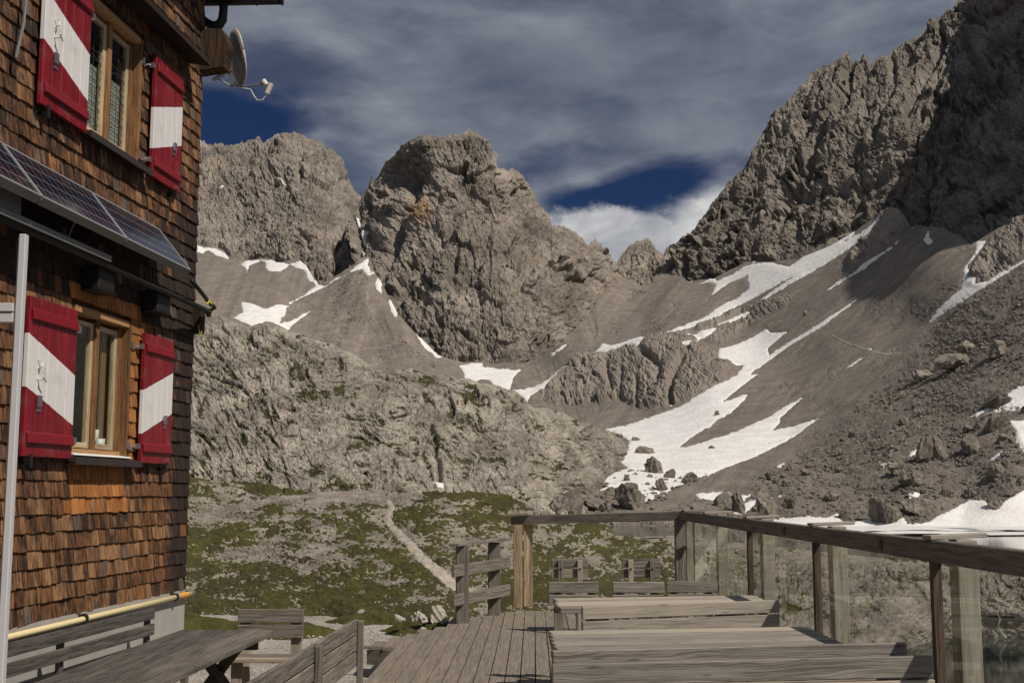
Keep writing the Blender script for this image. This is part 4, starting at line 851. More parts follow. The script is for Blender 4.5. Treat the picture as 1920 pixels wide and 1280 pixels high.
LU, UU = (1.60, 2.78, 1.97, 3.27), (1.60, 2.78, 4.84, 6.12)      # window openings: u0,u1,z0,z1
def build_hut():
    hut = empty('alpine_hut', HC, HUT_RZ, label='mountain hut clad in brown wooden shingles with red and white shutters', cat='hut')
    W = MB(); L = 8.5; H = 8.3
    zs = [.6, LU[2], LU[3], UU[2], UU[3], H]
    for i in range(5):
        z0, z1 = zs[i], zs[i+1]
        if i in (1, 3):
            W.span((-.0, -.3, z0), (1.6, -.0, z1)); W.span((2.78, -.3, z0), (L, 0, z1))
        else: W.span((0, -.3, z0), (L, 0, z1))
    W.span((-.0, -7, .6), (.3, -.3, H)); W.span((L-.3, -7, .6), (L, -.3, H)); W.span((.3, -7, .6), (L-.3, -6.7, H)); W.span((.3, -6.7, 4.05), (L-.3, -.3, 4.15)); W.span((.3, -6.7, .7), (L-.3, -.3, .8))
    W.build('wall', W_BEAM, hut)
    fo = MB(); fo.span((-.0, -7, GZ-.3), (L, .0+.035, .6)); fo.build('foundation', M_CONC, hut)
    # shingles
    V = []; Fc = []; UVs = []; T = []; FR = []; DK = []
    z = .60; row = 0
    while z < H:
        ex = .143; u = -.03+random.uniform(-.06, 0); k = 0
        while u < L:
            w = random.choice((.07, .085, .1, .11, .12, .135, .15)); u1 = min(u+w, L)
            zz = z+random.uniform(-.007, .005); zt = z+ex+.05
            cu = (u+u1)/2; clip = False; ua, ub = max(u, -.035), u1
            for (a, b, c, d) in ((LU[0]-.0, LU[1], LU[2]-.06, LU[3]), (UU[0], UU[1], UU[2]-.06, UU[3])):
                if zz+ex*.5 > c and zz+ex*.3 < d:
                    if a < cu < b: clip = True
                    elif ua < a < ub: ub = a
                    elif ua < b < ub: ua = b
            if not clip and ub-ua > .015:
                th = .034+random.uniform(-.006, .009); tl = random.uniform(-.005, .005); sk = random.uniform(-.004, .004)
                gp = .0025
                P = [(ua+gp, .002, zz), (ub-gp, .002, zz+sk), (ub-gp, th+tl, zz+sk), (ua+gp, th-tl, zz), (ua+gp, .001, zt), (ub-gp, .001, zt), (ub-gp, .012, zt), (ua+gp, .012, zt)]
                b = len(V); V += P; t = random.random(); o = (random.random()*40, random.random()*40)
                fresh = 0.
                if 1.60 < cu < 2.78 and 1.40 < zz < 1.80: fresh = 1. if (1.46 < zz < 1.78) or random.random() < .6 else .2
                if 1.44 < cu < 2.95 and 3.2 < zz < 3.42: fresh = 1. if zz > 3.22 and zz < 3.32 else .3
                if cu < 1.62 and cu > 1.28 and LU[2]-.1 < zz < LU[3]: fresh = .75
                if random.random() < .03: fresh = max(fresh, .4)
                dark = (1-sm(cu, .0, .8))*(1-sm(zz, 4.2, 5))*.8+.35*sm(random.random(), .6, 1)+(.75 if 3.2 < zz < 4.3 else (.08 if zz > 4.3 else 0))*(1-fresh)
                for q in ((0, 3, 2, 1), (4, 5, 6, 7), (0, 1, 5, 4), (1, 2, 6, 5), (2, 3, 7, 6), (3, 0, 4, 7)):
                    Fc.append([b+i for i in q]); T.append(t); FR.append(fresh); DK.append(float(dark))
                    for i in q: p = P[i]; UVs.append((p[2]+o[0], p[0]+p[1]*.5+o[1]))
            u = u1
        z += ex; row += 1
    me = bpy.data.meshes.new('shingle_cladding'); me.from_pydata(V, [], Fc); uv = me.uv_layers.new(name='grain'); uv.data.foreach_set('uv', np.array(UVs, 'f').ravel())
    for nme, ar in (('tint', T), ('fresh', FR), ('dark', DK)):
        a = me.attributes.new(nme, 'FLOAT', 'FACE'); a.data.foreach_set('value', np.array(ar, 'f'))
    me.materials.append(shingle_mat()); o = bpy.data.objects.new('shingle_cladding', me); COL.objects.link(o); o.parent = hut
    # windows
    for (a, b, c, d), up in ((LU, 0), (UU, 1)):
        f = MB()
        f.span((a, -.16, c), (a+.05, .03, d)); f.span((b-.05, -.16, c), (b, .03, d)); f.span((a+.05, -.16, d-.06), (b-.05, .025, d)); f.span((a+.05, -.16, c), (b-.05, -.02, c+.05))
        f.span((a+.05, -.12, c+.05), (a+.12, -.05, d-.06)); f.span((b-.12, -.12, c+.05), (b-.05, -.05, d-.06)); f.span(((a+b)/2-.04, -.125, c+.05), ((a+b)/2+.04, -.035, d-.06))
        fr = f.build('window', W_WIN, hut, bevel=.004)
        s = MB()
        for x0, x1 in ((a+.12, (a+b)/2-.04), ((a+b)/2+.04, b-.12)):
            z0, z1 = c+.06, d-.1
            s.span((x0, -.105, z0), (x0+.05, -.06, z1)); s.span((x1-.05, -.105, z0), (x1, -.06, z1)); s.span((x0+.05, -.105, z0), (x1-.05, -.06, z0+.05)); s.span((x0+.05, -.105, z1-.045), (x1-.05, -.06, z1))
        s.build('sash', W_CREAM, fr, bevel=.003)
        p = MB()
        for x0, x1 in ((a+.17, (a+b)/2-.09), ((a+b)/2+.09, b-.17)): p.span((x0, -.086, c+.11), (x1, -.080, d-.145))
        p.build('pane', M_WGLASS, fr)
        q = MB(); q.poly8([(a-.1, .0, c-.055), (b+.08, .0, c-.055), (b+.08, .13, c-.075), (a-.1, .13, c-.075), (a-.1, .0, c-.01), (b+.08, .0, c-.01), (b+.08, .135, c-.04), (a-.1, .135, c-.04)])
        q.span((a-.1, .12, c-.095), (b+.08, .14, c-.035)); q.build('sill', M_SILL, fr)
        q = MB(); q.poly8([(a, -.06, c-.01), (b, -.06, c-.01), (b, .08, c-.012), (a, .08, c-.012), (a, -.06, c+.018), (b, -.06, c+.018), (b, .06, c+.002), (a, .06, c+.002)]); q.build('inner_sill', M_WHITE, fr)
        if not up:
            for x0, x1 in ((a+.14, a+.24), (a+.30, a+.36), (b-.30, b-.14)):
                cu = MB(); cu.span((x0, -.17, c+.02), (x1, -.155, d-.1)); cu.build('curtain_or_reflection', M_REFL, fr)  # tan strips stand in for the shingled jamb mirrored in the panes
        if up:
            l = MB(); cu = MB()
            cu.span((a+.13, -.14, c+.02), (b-.13, -.13, c+.75)); cu.build('curtain_or_reflection', M_CURT, fr)
            for x0, x1 in ((a+.17, (a+b)/2-.09), ((a+b)/2+.09, b-.17)):
                cx = (x0+x1)/2; z0 = c+.11
                for i in range(13):
                    zz = z0+.075*i; l.span((x0, -.078, zz-.002), (x1, -.074, zz+.002))
                    if i % 3 == 2: l.beam((x0, -.076, zz+.05), (cx, -.076, zz+.11), .004, .004); l.beam((cx, -.076, zz+.11), (x1, -.076, zz+.05), .004, .004)
                for x in (x0+.04, cx, x1-.04):
                    l.span((x-.0015, -.078, z0), (x+.0015, -.074, z0+.95))
            l.build('glazing_bars', M_LEAD, fr)
    # shutters
    for z0 in (1.92, 4.77):
        for u0, side in ((2.88, 1), (1.45, -1)):
            sh = MB(); wd = .815 if side > 0 else .735; n = 5
            for i in range(n):
                x0 = i*wd/n; x1 = (i+1)*wd/n; sh.span((min(side*x0, side*x1)+.0015, -.02, .0+random.uniform(0, .003)), (max(side*x0, side*x1)-.0015, .02+random.uniform(-.0015, .0015), 1.27))
            # local x runs away from the hinge
            o = sh.build('shutter', M_RED, hut, bevel=.004); o.location = (u0, .085, z0)
            if side < 0:
                o.scale = (1, 1, 1)
            for zz in (.10, 1.08):
                m = MB(); m.poly8([(min(side*.02, side*(wd-.03)), .0215, zz), (max(side*.02, side*(wd-.03)), .0215, zz), (max(side*.02, side*(wd-.03)), .05, zz+.01), (min(side*.02, side*(wd-.03)), .05, zz+.01), (min(side*.02, side*(wd-.03)), .0215, zz+.1), (max(side*.02, side*(wd-.03)), .0215, zz+.1), (max(side*.02, side*(wd-.03)), .04, zz+.085), (min(side*.02, side*(wd-.03)), .04, zz+.085)])
                m.build('batten', M_REDP, o, bevel=.003)
            for zz in (.16, 1.13):
                h = MB(); h.tube([(-side*.16, -.06, zz-.02), (-side*.12, -.045, zz-.035), (-side*.07, -.04, zz), (-side*.02, .0, zz), (side*.03, .0, zz)], .008, 6)
                h.span((-side*.165-.012, -.085, zz-.03), (-side*.165+.012, -.03, zz+.03)); h.span((-side*.03-.02, -.025, zz-.025), (-side*.03+.02, .015, zz+.025))
                h.build('hinge', M_METAL, o)
            h = MB(); ux = side*(wd-.2)
            h.span((ux-.03, .021, .36), (ux+.03, .03, .43)); h.span((ux-.02, .03, .40), (ux+.04, .045, .49)); h.build('latch', M_METAL, o)
            if side > 0:
                h = MB(); x = wd-.17; h.tube([(x, .02, .62), (x, .075, .62), (x-.03, .08, .60), (x+.03, .08, .64)], .008, 6); h.tube([(x, .02, .70), (x+.015, .06, .72), (x-.01, .055, .76), (x+.012, .03, .78)], .006, 6)
                h.build('hook', M_WHITE, o)
            h = MB(); x = side*(wd-.12); h.span((x-.012, -.07, -.06), (x+.012, .03, -.035)); h.span((x-.02, .02, -.085), (x+.02, .032, .02)); h.build('holdback', M_BLACK, o)
    # pent roof over the upper window with purlin ends, eaves gutter
    pr = MB(); pr.poly8([(.42, .0, 6.32), (L, .0, 6.32), (L, .29, 6.27), (.42, .29, 6.27), (.42, .0, 6.45), (L, .0, 6.45), (L, .29, 6.33), (.42, .29, 6.33)]); pr.build('pent_roof', M_DARKW, hut)  # near-black wood colour carries the shade of the roof's underside
    b = MB(); b.prism([(-.14, 0, 6.36), (-.14, .3, 6.40), (-.14, .34, 6.68), (-.14, .27, 6.84), (-.14, 0, 6.86)], (.22, 0, 0)); b.build('purlin_end', W_BEAM, hut)
    b = MB(); b.span((-.10, -.1, 3.38), (.05, .12, 3.68)); b.build('purlin_end', M_DARKW, hut)
    r = MB(); r.poly8([(-1.2, .9, 8.05), (L, .9, 8.05), (L, -3.6, 10.4), (-1.2, -3.6, 10.4), (-1.2, .9, 8.2), (L, .9, 8.2), (L, -3.6, 10.55), (-1.2, -3.6, 10.55)])
    r.poly8([(-1.2, -3.6, 10.4), (L, -3.6, 10.4), (L, -8, 8.05), (-1.2, -8, 8.05), (-1.2, -3.6, 10.56), (L, -3.6, 10.56), (L, -8, 8.2), (-1.2, -8, 8.2)]); r.build('roof', M_ROOF, hut)
    def loc(px, py, Y=13.3):
        q = ray(px, py); w = Vector((q[0]*Y, Y, CZ+q[1]*Y))-HC; return Vector((-w.x*kd/dn-w.y/dn, w.x/dn-w.y*kd/dn, w.z))
    g = MB(); a, b_ = loc(372, 0), loc(527, -3); g.tube([a, b_], .075, 10); g.tube([b_, b_+(b_-a)*.02], .085, 10); g.tube([loc(480, -2), loc(482, -2)], .083, 10); g.build('gutter', M_DARKM, hut, smooth=True)
    d = MB(); d.tube([loc(419, 2), loc(419, 20), loc(417, 38), loc(410, 48), loc(398, 49), loc(386, 42), loc(376, 34)], [.055, .05, .055, .06, .055, .05, .05], 12); d.build('downpipe', M_DARKM, hut, smooth=True)
    return hut
hut = build_hut()

def HT(name, label, cat, group=None, loc=(0, 0, 0)):       # a thing fixed to the hut wall, in hut axes
    return empty(name, hut_point(*loc), HUT_RZ, label=label, cat=cat, group=group)
def as_thing(o, u=0, n=0, z=0):
    o.location = hut_point(u, n, z); o.rotation_euler = (0, 0, HUT_RZ); return o
# solar panels
def solar_mat():
    m, g, b = mat('solar_cells', .12, .6); uv = g.new('ShaderNodeUVMap', uv_map='cells').outputs[0]
    sx = g.new('ShaderNodeSeparateXYZ'); g.l.new(uv, sx.inputs[0])
    n = g.noise(uv, 1.3, 3, dims='2D')
    c = g.mix(g.ss(n, .4, .65), (.008, .012, .026), (.018, .008, .014))
    def ln(s_, f, w):
        fr = g.m('FRACT', g.m('MULTIPLY', s_, f)); return g.m('MAXIMUM', g.ss(fr, 0., w, 1., 0.), g.ss(fr, 1-w, 1., 0., 1.))
    l = g.m('MAXIMUM', ln(sx.outputs[0], 1, .045), ln(sx.outputs[1], 1, .045))
    l = g.m('MAXIMUM', l, g.m('MULTIPLY', ln(sx.outputs[1], 3, .05), .25))
    g.put(b.inputs['Base Color'], g.mix(g.ss(l, .2, .8), c, (.26, .27, .31))); return m
M_SOLAR = solar_mat()
def solar(u0, u1, label):
    t = HT('solar_panel', label, 'solar panel', 'solar panels over the lower window', (u0, .08, 3.86))
    w = u1-u0; a = Vector((0, .34, .0)); bt = Vector((0, 0, .42)); nn = Vector((0, .42, .34)).normalized()
    f = MB(); P = [a, a+Vector((w, 0, 0)), bt+Vector((w, 0, 0)), bt]
    f.poly8([p-nn*.045 for p in P]+[p-nn*.004 for p in P])
    for p, q in ((P[1], P[2]), (P[2], P[3]), (P[3], P[0])): f.beam(p, q, .020, .02, up=nn)
    f.build('panel_frame', M_ALU, t); f = MB(); f.beam(P[0]-nn*.03, P[1]-nn*.03, .03, .075, up=nn); f.build('lower_edge', M_GREYP, t)
    me = bpy.data.meshes.new('cells'); me.from_pydata([tuple(p+nn*.003) for p in P], [], [(0, 1, 2, 3)]); uv = me.uv_layers.new(name='cells')
    for i, c in enumerate(((0, 0), (12, 0), (12, 4), (0, 4))): uv.data[i].uv = c
    me.materials.append(M_SOLAR); o = bpy.data.objects.new('cells', me); COL.objects.link(o); o.parent = t
    for x in (.12, w-.12): s = MB(); s.beam((x, .30, .0), (x, -.07, .12), .03, .03); s.beam((x, -.05, -.02), (x, -.05, .42), .035, .03); s.build('bracket', M_DARKM, t)
    return t
solar(1.17, 2.67, 'solar panel nearest the hut corner, bluish cells'); solar(2.69, 4.19, 'middle solar panel above the white post'); solar(4.21, 5.71, 'solar panel cut by the left frame edge')
p = MB(); p.span((2.70, .36, -.05), (6.5, .42, .0)); p.span((2.70, .30, -.06), (6.5, .36, -.045)); tag(as_thing(p.build('metal_rail', M_GREYP), 0, -.12, 3.70), 'grey metal rail running under the solar panels', 'rail')
p = MB(); p.tube([(-.02, .19, -.02), (.1, .24, 0), (.5, .25, .0), (3.3, .25, .03), (6, .25, .03)], .028, 10); tag(as_thing(p.build('conduit_pipe', M_BLACK, smooth=True), 0, 0, 3.60), 'black pipe along the dark shingles below the solar panels', 'pipe')
p = MB(); p.tube([(1.0, .38, 3.78), (.5, .3, 3.74), (.12, .24, 3.70), (-.12, .22, 3.68), (-.18, .15, 3.66), (-.1, .05, 3.6)], .022, 8); tag(as_thing(p.build('cable_pipe', M_BLACK, smooth=True)), 'short black pipe bending round the hut corner by the panel tip', 'pipe')
p = MB()
for i in range(4): p.tube([(.28, .26+.01*i, 3.655), (.2, .27, 3.69+.008*i), (.1, .27, 3.68+.006*i), (.05, .25, 3.64)], .005, 5)
p.tube([(.12, .13, 3.45), (.06, .13, 3.32), (.02, .13, 3.4)], .004, 5); tag(as_thing(p.build('rope', M_YELROPE)), 'yellow cord tied round the black pipe at the hut corner', 'rope')
p = MB(); p.span((4.15, .02, 3.72), (4.75, .24, 4.02)); tag(as_thing(p.build('junction_box', M_GREYP, bevel=.01)), 'grey junction box under the left solar panel', 'box')
p = MB(); p.tube([(3.3, .2, 4.0), (3.36, .27, 3.85), (3.34, .2, 3.7)], .008, 6); tag(as_thing(p.build('cable', M_GREYP)), 'thin grey cable hanging below the middle solar panel', 'cable')
# lamps / boxes in the shade on the wall
for u, lb in ((1.25, 'dark wall box above the right lower shutter'), (2.55, 'dark wall box above the lower window')):
    p = MB(); p.span((u-.16, .04, 3.42), (u+.16, .2, 3.62)); p.span((u-.18, .04, 3.40), (u+.18, .22, 3.42)); tag(as_thing(p.build('wall_box', M_BLACK, bevel=.01)), lb, 'box')
# yellow gas pipe
t = HT('gas_pipe', 'yellow pipe along the foot of the shingle wall with black clamps and orange label', 'pipe', loc=(-.03, .08, .555))
p = MB(); p.tube([(0, 0, 0), (2, .0, -.008), (6, 0, -.02)], .026, 12); p.build('tube', M_YEL, t, smooth=True)
for u in (.42, 2.5, 4.4):
    p = MB(); p.tube([(u-.015, 0, -.002), (u+.015, 0, -.002)], .042, 12); p.span((u-.012, -.06, -.03), (u+.012, -.02, .03)); p.build('clamp', M_BLACK, t)
p = MB(); p.tube([(.1, 0, 0), (.3, 0, 0)], .0275, 12); p.build('label', M_ORANGE, t); p = MB(); p.tube([(-.05, 0, 0), (.0, 0, 0)], .034, 12); p.build('end_cap', M_GREYP, t)
# cable at the top left
p = MB(); p.tube([(3.95, .1, 7.0), (3.98, .12, 6.0), (4.05, .12, 5.3), (4.1, .1, 5.0)], .012, 6); tag(as_thing(p.build('cable', M_GREYP)), 'grey cable running down the shingles at the top left', 'cable')
# cups and saucers in the lower window
t = empty('mug', hut_point(1.94, -.155, LU[2]+.14), HUT_RZ, label='white mug on the plate pile behind the lower window', cat='mug')
def cup(parent):
    parent.scale = (1.25, 1.25, 1.25)
    p = MB(); p.tube([(0, 0, 0), (0, 0, .01), (0, 0, .02), (0, 0, .085)], [.03, .034, .038, .042], 14); p.build('cup_body', M_PORC, parent, smooth=True)
    p = MB(); p.tube([(-.04, 0, .07), (-.065, 0, .065), (-.07, 0, .045), (-.06, 0, .028), (-.037, 0, .024)], .006, 6); p.build('handle', M_PORC, parent, smooth=True)
cup(t)
t = empty('mug', hut_point(1.84, -.14, LU[2]+.06), HUT_RZ, label='white mug standing beside the plate pile behind the lower window', cat='mug'); cup(t)
for i in range(5):
    p = MB(); p.tube([(0, 0, 0), (0, 0, .004), (0, 0, .012)], [.04, .05, .075], 18); tag(as_thing(p.build('saucer', M_PORC), 1.98, -.175, LU[2]+.06+i*.015), 'white saucer in the pile behind the lower window', 'saucer', 'saucers piled behind the lower window')

# satellite dish, off the hut corner
def dish():
    ax, bz = ray(446, 108); Y = 13.45; c = Vector((ax*Y, Y, CZ+bz*Y))
    t = empty('satellite_dish', hut_point(-.55, .0, 6.45), 0, label='satellite dish seen from behind on the beam end at the hut corner', cat='satellite dish')
    o0 = Vector(t.location); fw = Vector((.87, .44, .22)).normalized(); sd_ = fw.cross(Vector((0, 0, 1))).normalized(); up = sd_.cross(fw)
    V = []; Fc = []; n = 28; R = 6
    for j in range(R+1):
        for i in range(n):
            a = 2*math.pi*i/n; r = j/R; x = math.copysign(abs(math.cos(a))**.85, math.cos(a))*.27*r; y = math.copysign(abs(math.sin(a))**.85, math.sin(a))*.32*r
            V.append(c-o0+sd_*x+up*y+fw*(.07*r*r-.07))
    for j in range(R):
        for i in range(n): Fc.append((j*n+i, j*n+(i+1) % n, (j+1)*n+(i+1) % n, (j+1)*n+i))
    me = bpy.data.meshes.new('reflector'); me.from_pydata([tuple(v) for v in V], [], Fc); me.materials.append(M_DISH); me.materials.append(M_DISHF); me.polygons.foreach_set('use_smooth', [True]*len(Fc))
    o = bpy.data.objects.new('reflector', me); COL.objects.link(o); o.parent = t; m = o.modifiers.new('thick', 'SOLIDIFY'); m.thickness = .012
    b = MB(); b.tube([V[R*n+i]+fw*.0 for i in list(range(n))+[0]], .009, 6); b.build('rim', M_DISHF, t, smooth=True)
    ca = c-o0
    def at(px, py, Y=13.4): q = ray(px, py); return Vector((q[0]*Y, Y, CZ+q[1]*Y))-o0
    b = MB(); b.beam(at(430,125,13.3), at(436,160,13.3), .04, .05, up=(0, 1, 0)); b.span(at(426,112,13.2), at(436,134,13.3)); b.tube([at(400,150,13.1), at(418,140,13.15), at(432,130,13.25)], .022, 8); b.build('mount', M_METAL, t)
    b = MB(); b.tube([at(433,132), at(436,150), at(442,160), at(455,162), at(497,158)], .014, 8); b.tube([at(404,146,13.1), at(440,165,13.35)], .008, 6); b.build('arm', M_METAL, t)
    b = MB(); b.beam(at(509,157), at(501,176), .045, .045, up=(0, 1, 0)); b.tube([at(500,160), at(493,152)], [.03, .035], 10); b.build('receiver', M_DISHF, t)
    b = MB(); b.tube([at(450,164), at(470,168), at(475,178), at(482,188), at(492,188), at(500,177)], .006, 6); b.build('lead', M_WHITE, t)
dish()
# white metal frame at the left edge
def wframe():
    t = empty('white_metal_frame', (0, 0, GZ), 0, label='white metal post with double crossbar at the left frame edge', cat='post')
    Y = 8.2; a, b = ray(40, 600); X = a*Y; t.location = (X, Y, GZ); zt = CZ+ray(45,440)[1]*Y-GZ
    m = MB(); m.span((-.035, -.03, .0), (.012, .03, zt)); m.span((-.045, -.02, .02), (-.035, .02, zt-.02)); m.build('post', M_ALU2, t, bevel=.006)
    z1 = CZ+ray(20,585)[1]*Y-GZ
    m = MB(); m.span((-1.2, -.035, z1-.0), (-.05, .03, z1+.06)); m.span((-1.2, -.025, z1-.075), (-.05, .035, z1-.008)); m.build('crossbar', M_ALU2, t, bevel=.004)
wframe()

# ------------------------------------------------------------------ terrace
DECK = [(-1.25,3),(-1.25,12.95),(-1.6,13.1),(-1.43,13.53),(-1.02,14.55),(-.61,15.43),(-.18,16.56),(.1,16.85),(.75,16.85),(1.2,16.5),(2.45,15.85),(2.5,3)]
def poly_y(poly, x):
    ys = []
    for (ax, ay), (bx, by) in zip(poly, poly[1:]+poly[:1]):
        if (ax > x) != (bx > x): ys.append(ay+(x-ax)/(bx-ax)*(by-ay))
    return sorted(ys)
def deck():
    d = MB(); s = .018; pitch = .1365; x = -2.4
    while x < 3.7:
        # planks run slightly skewed: x position at distance y is x + s*(y-10)
        ys = None
        for yy in (13, 16, 18): 
            q = poly_y(DECK, x+pitch/2+s*(yy-10))
            if q and (ys is None): ys = q
        q = poly_y(DECK, x+pitch/2+s*((ys[-1] if ys else 13)-10)) if ys else None
        if q:
            y0, y1 = q[0], q[-1]
            cuts = [y0]+([y0+random.uniform(2.5, 4)] if y0 < 4 else [])
            while cuts[-1]+4 < y1-1: cuts.append(cuts[-1]+4+random.uniform(-.01, .01))
            cuts.append(y1+random.uniform(-.02, .02))
            for a, b in zip(cuts[:-1], cuts[1:]):
                g = .0045; z = random.uniform(-.0015, .0015); xa = x+s*(a-10); xb = x+s*(b-10); b2 = b-.003
                d.poly8([(xa+g, a, -.04), (xa+pitch-g, a, -.04), (xb+pitch-g, b2, -.04), (xb+g, b2, -.04), (xa+g, a, z), (xa+pitch-g, a, z), (xb+pitch-g, b2, z), (xb+g, b2, z)], L=1, tint=.35+.3*random.random())
        x += pitch
    t = empty('deck', (0, 0, 0), label='terrace deck of long grey brown planks', cat='deck'); tag(t, kind='structure')
    d.build('planks', W_DECK, t, bevel=.003)
    f = MB()
    for y in np.arange(3.5, 15.6, .8): f.span((-1.2 if y < 14 else -.6, y, -.16), (2.4, y+.08, -.045))
    f.beam((-1.22, 3, -.12), (-1.22, 12.9, -.12), .05, .15); f.beam((-1.5, 13.2, -.12), (-.1, 16.6, -.12), .05, .15); f.beam((-1.55,13.1,-.12),(-1.25,12.95,-.12), .05, .15)
    f.build('joists', W_DARK, t)
    g = MB(); g.span((-1.15, 3, GZ-.1), (2.3, 12.5, -.2)); g.build('substructure', M_BLACK, t)
deck()

# balustrade: right run (parallel to the planks) and far run
RZ = 1.385
def rail_x(y): return 2.31-.006*(y-5.3)
def balustrade():
    t = empty('glass_balustrade', (rail_x(9), 9, 0), label='long glass balustrade with dark timber handrail along the right of the terrace', cat='balustrade'); o = Vector(t.location)
    L = lambda x, y, z: Vector((x, y, z))-o
    r = MB(); r.beam(L(rail_x(2.6), 2.6, RZ-.058), L(rail_x(15.85), 15.85, RZ-.058), .075, .116, tint=.3); r.build('handrail', W_RAIL, t, bevel=.006)
    ys = [4.1, 6.57, 9.06, 11.5, 13.9]
    for y in ys:
        m = MB(); x = rail_x(y)
        if y != 13.9: m.span(L(x-.03, y-.05, .0), L(x+.022, y+.0, RZ-.117), L=2); m.build('upright', W_BROWN, t, bevel=.003)
        m = MB(); m.span(L(x+.115, y-.03, -1.4), L(x+.23, y+.10, RZ+.0), L=2); m.build('outer_post', W_OUT, t, bevel=.005)
        m = MB(); m.beam(L(x-.045, y-.02, RZ+.014), L(x+.30, y+.07, RZ+.024), .085, .024, tint=.7); m.build('top_board', W_PALE, t, bevel=.003)
    ys2 = [2.7]+ys+[15.7]
    for a, b in zip(ys2[:-1], ys2[1:]):
        g = MB(); g.span(L(rail_x(a)-.002, a+.03, .10), L(rail_x(b)+.008, b-.07, RZ-.12)); g.build('glass_pane', M_BGLASS, t)
    m = MB(); m.span(L(rail_x(15)+.07, 15.3, -.6), L(rail_x(15)+.17, 15.42, RZ)); m.build('outer_post', W_OUT, t, bevel=.004)
    m = MB(); m.beam(L(rail_x(15)-.08, 15.25, RZ+.012), L(rail_x(15)+.34, 15.4, RZ+.02), .09, .024); m.build('top_board', W_PALE, t)
    # small number plates and a pencilled stroke on the inner face of the handrail
    for y, s in ((9.92, '0'), (9.1, '1'), (7.38, '4')):
        x = rail_x(y)-.0395
        if s != '1':
            m = MB(); m.span(L(x-.004, y-.045, RZ-.092), L(x, y+.045, RZ-.028)); pl = m.build('number_plate', M_BLACK, t)
        cu = bpy.data.curves.new('number', 'FONT'); cu.body = s; cu.size = .06; cu.align_x = 'CENTER'; cu.extrude = .001
        tmp = bpy.data.objects.new('number_curve', cu); me = bpy.data.meshes.new_from_object(tmp); bpy.data.objects.remove(tmp); me.materials.clear(); me.materials.append(W_PALE if s != '1' else M_BLACK)
        ob = bpy.data.objects.new('number', me); COL.objects.link(ob); ob.parent = pl if s != '1' else t
        ob.matrix_local = Matrix.Translation(L(x-.006, y, RZ-.08)) @ Matrix.Rotation(-math.pi/2, 4, 'Z') @ Matrix.Rotation(math.pi/2, 4, 'X')
    # far run
    A = Vector((.02, 17.0, 0)); Bp = Vector((2.25, 15.9, 0)); t = empty('glass_balustrade', A, label='far glass balustrade of pale timber between the tall double post and the corner', cat='balustrade')
    d = (Bp-A); dl = d.length; dd = d/dl; q = lambda s, z, n=0: dd*s+Vector((dd.y, -dd.x, 0))*n+Vector((0, 0, z+.080*s/dl))
    Z0 = 1.305; hp = Vector((0, 0, .0))
    r = MB(); r.beam(q(-.02, Z0-.065), q(dl, Z0-.06), .075, .122, tint=.55); r.build('handrail', W_GREY, t, bevel=.005)
    r = MB(); r.beam(q(-.04, Z0+.014), q(.27, Z0+.014), .15, .024, tint=.7); r.build('top_board', W_PALE, t, bevel=.004)
    m = MB(); m.span(Vector((.0, -.12, .03)), Vector((.125, .0, Z0-.128)), L=2, tint=.25); m.build('post', W_WARM, t, bevel=.004)
    m = MB(); m.span(Vector((.145, -.10, .05)), Vector((.27, .0, Z0-.126)), L=2, tint=.95); m.build('post', W_WARM, t, bevel=.004)
    a, b = ray(1276, 1000); Y = 15.75; P = Vector((a*Y, Y, 0))-A
    m = MB(); m.span(P+Vector((-.075, -.06, 0)), P+Vector((.055, .06, RZ-.12)), L=2, tint=.3); m.build('post', W_GREY, t, bevel=.004)
    m = MB(); m.span(P+Vector((.075, -.02, -.5)), P+Vector((.20, .12, RZ-.118)), L=2, tint=.9); m.build('post', W_OUT, t, bevel=.004)
    g = MB(); P = [q(.3, .1), q(dl-.25, .1), q(dl-.25, .1, .01), q(.3, .1, .01)]; g.poly8(P+[p+Vector((0, 0, Z0-.235)) for p in P]); g.build('glass_pane', M_BGLASS, t)
balustrade()
def low_fence():
    A = Vector((-.63, 15.3, 0)); B_ = Vector((-.24, 16.25, 0)); t = empty('low_fence', A, label='low grey wooden fence with two posts beside the deck steps', cat='fence')
    d = (B_-A).normalized(); n = Vector((-d.y, d.x, 0))*-1
    for p, lab in ((A, 0), (B_, 1)):
        m = MB(); c = p-A; R = Matrix.Rotation(.1, 3, 'Z'); m.box(c+Vector((0, 0, .47)), (.16, .13, .98), R, L=2, tint=.1); m.build('post', W_BROWN if 0 else W_GREY, t, bevel=.005)
    a = -d*.22-Vector((.02, .09, 0)); b = d*(1.35)-Vector((.02, .09, 0))
    m = MB(); m.beam(a+Vector((0, .08, .98)), b+Vector((.08, .08, 1.0)), .14, .035); m.build('cap_rail', W_GREY, t, bevel=.004)
    for z in (.66, .30): m = MB(); m.beam(a+Vector((0, 0, z)), b+Vector((.1, 0, z+.02)), .04, .145, tint=.5); m.build('rail', W_GREY, t, bevel=.004)
low_fence()

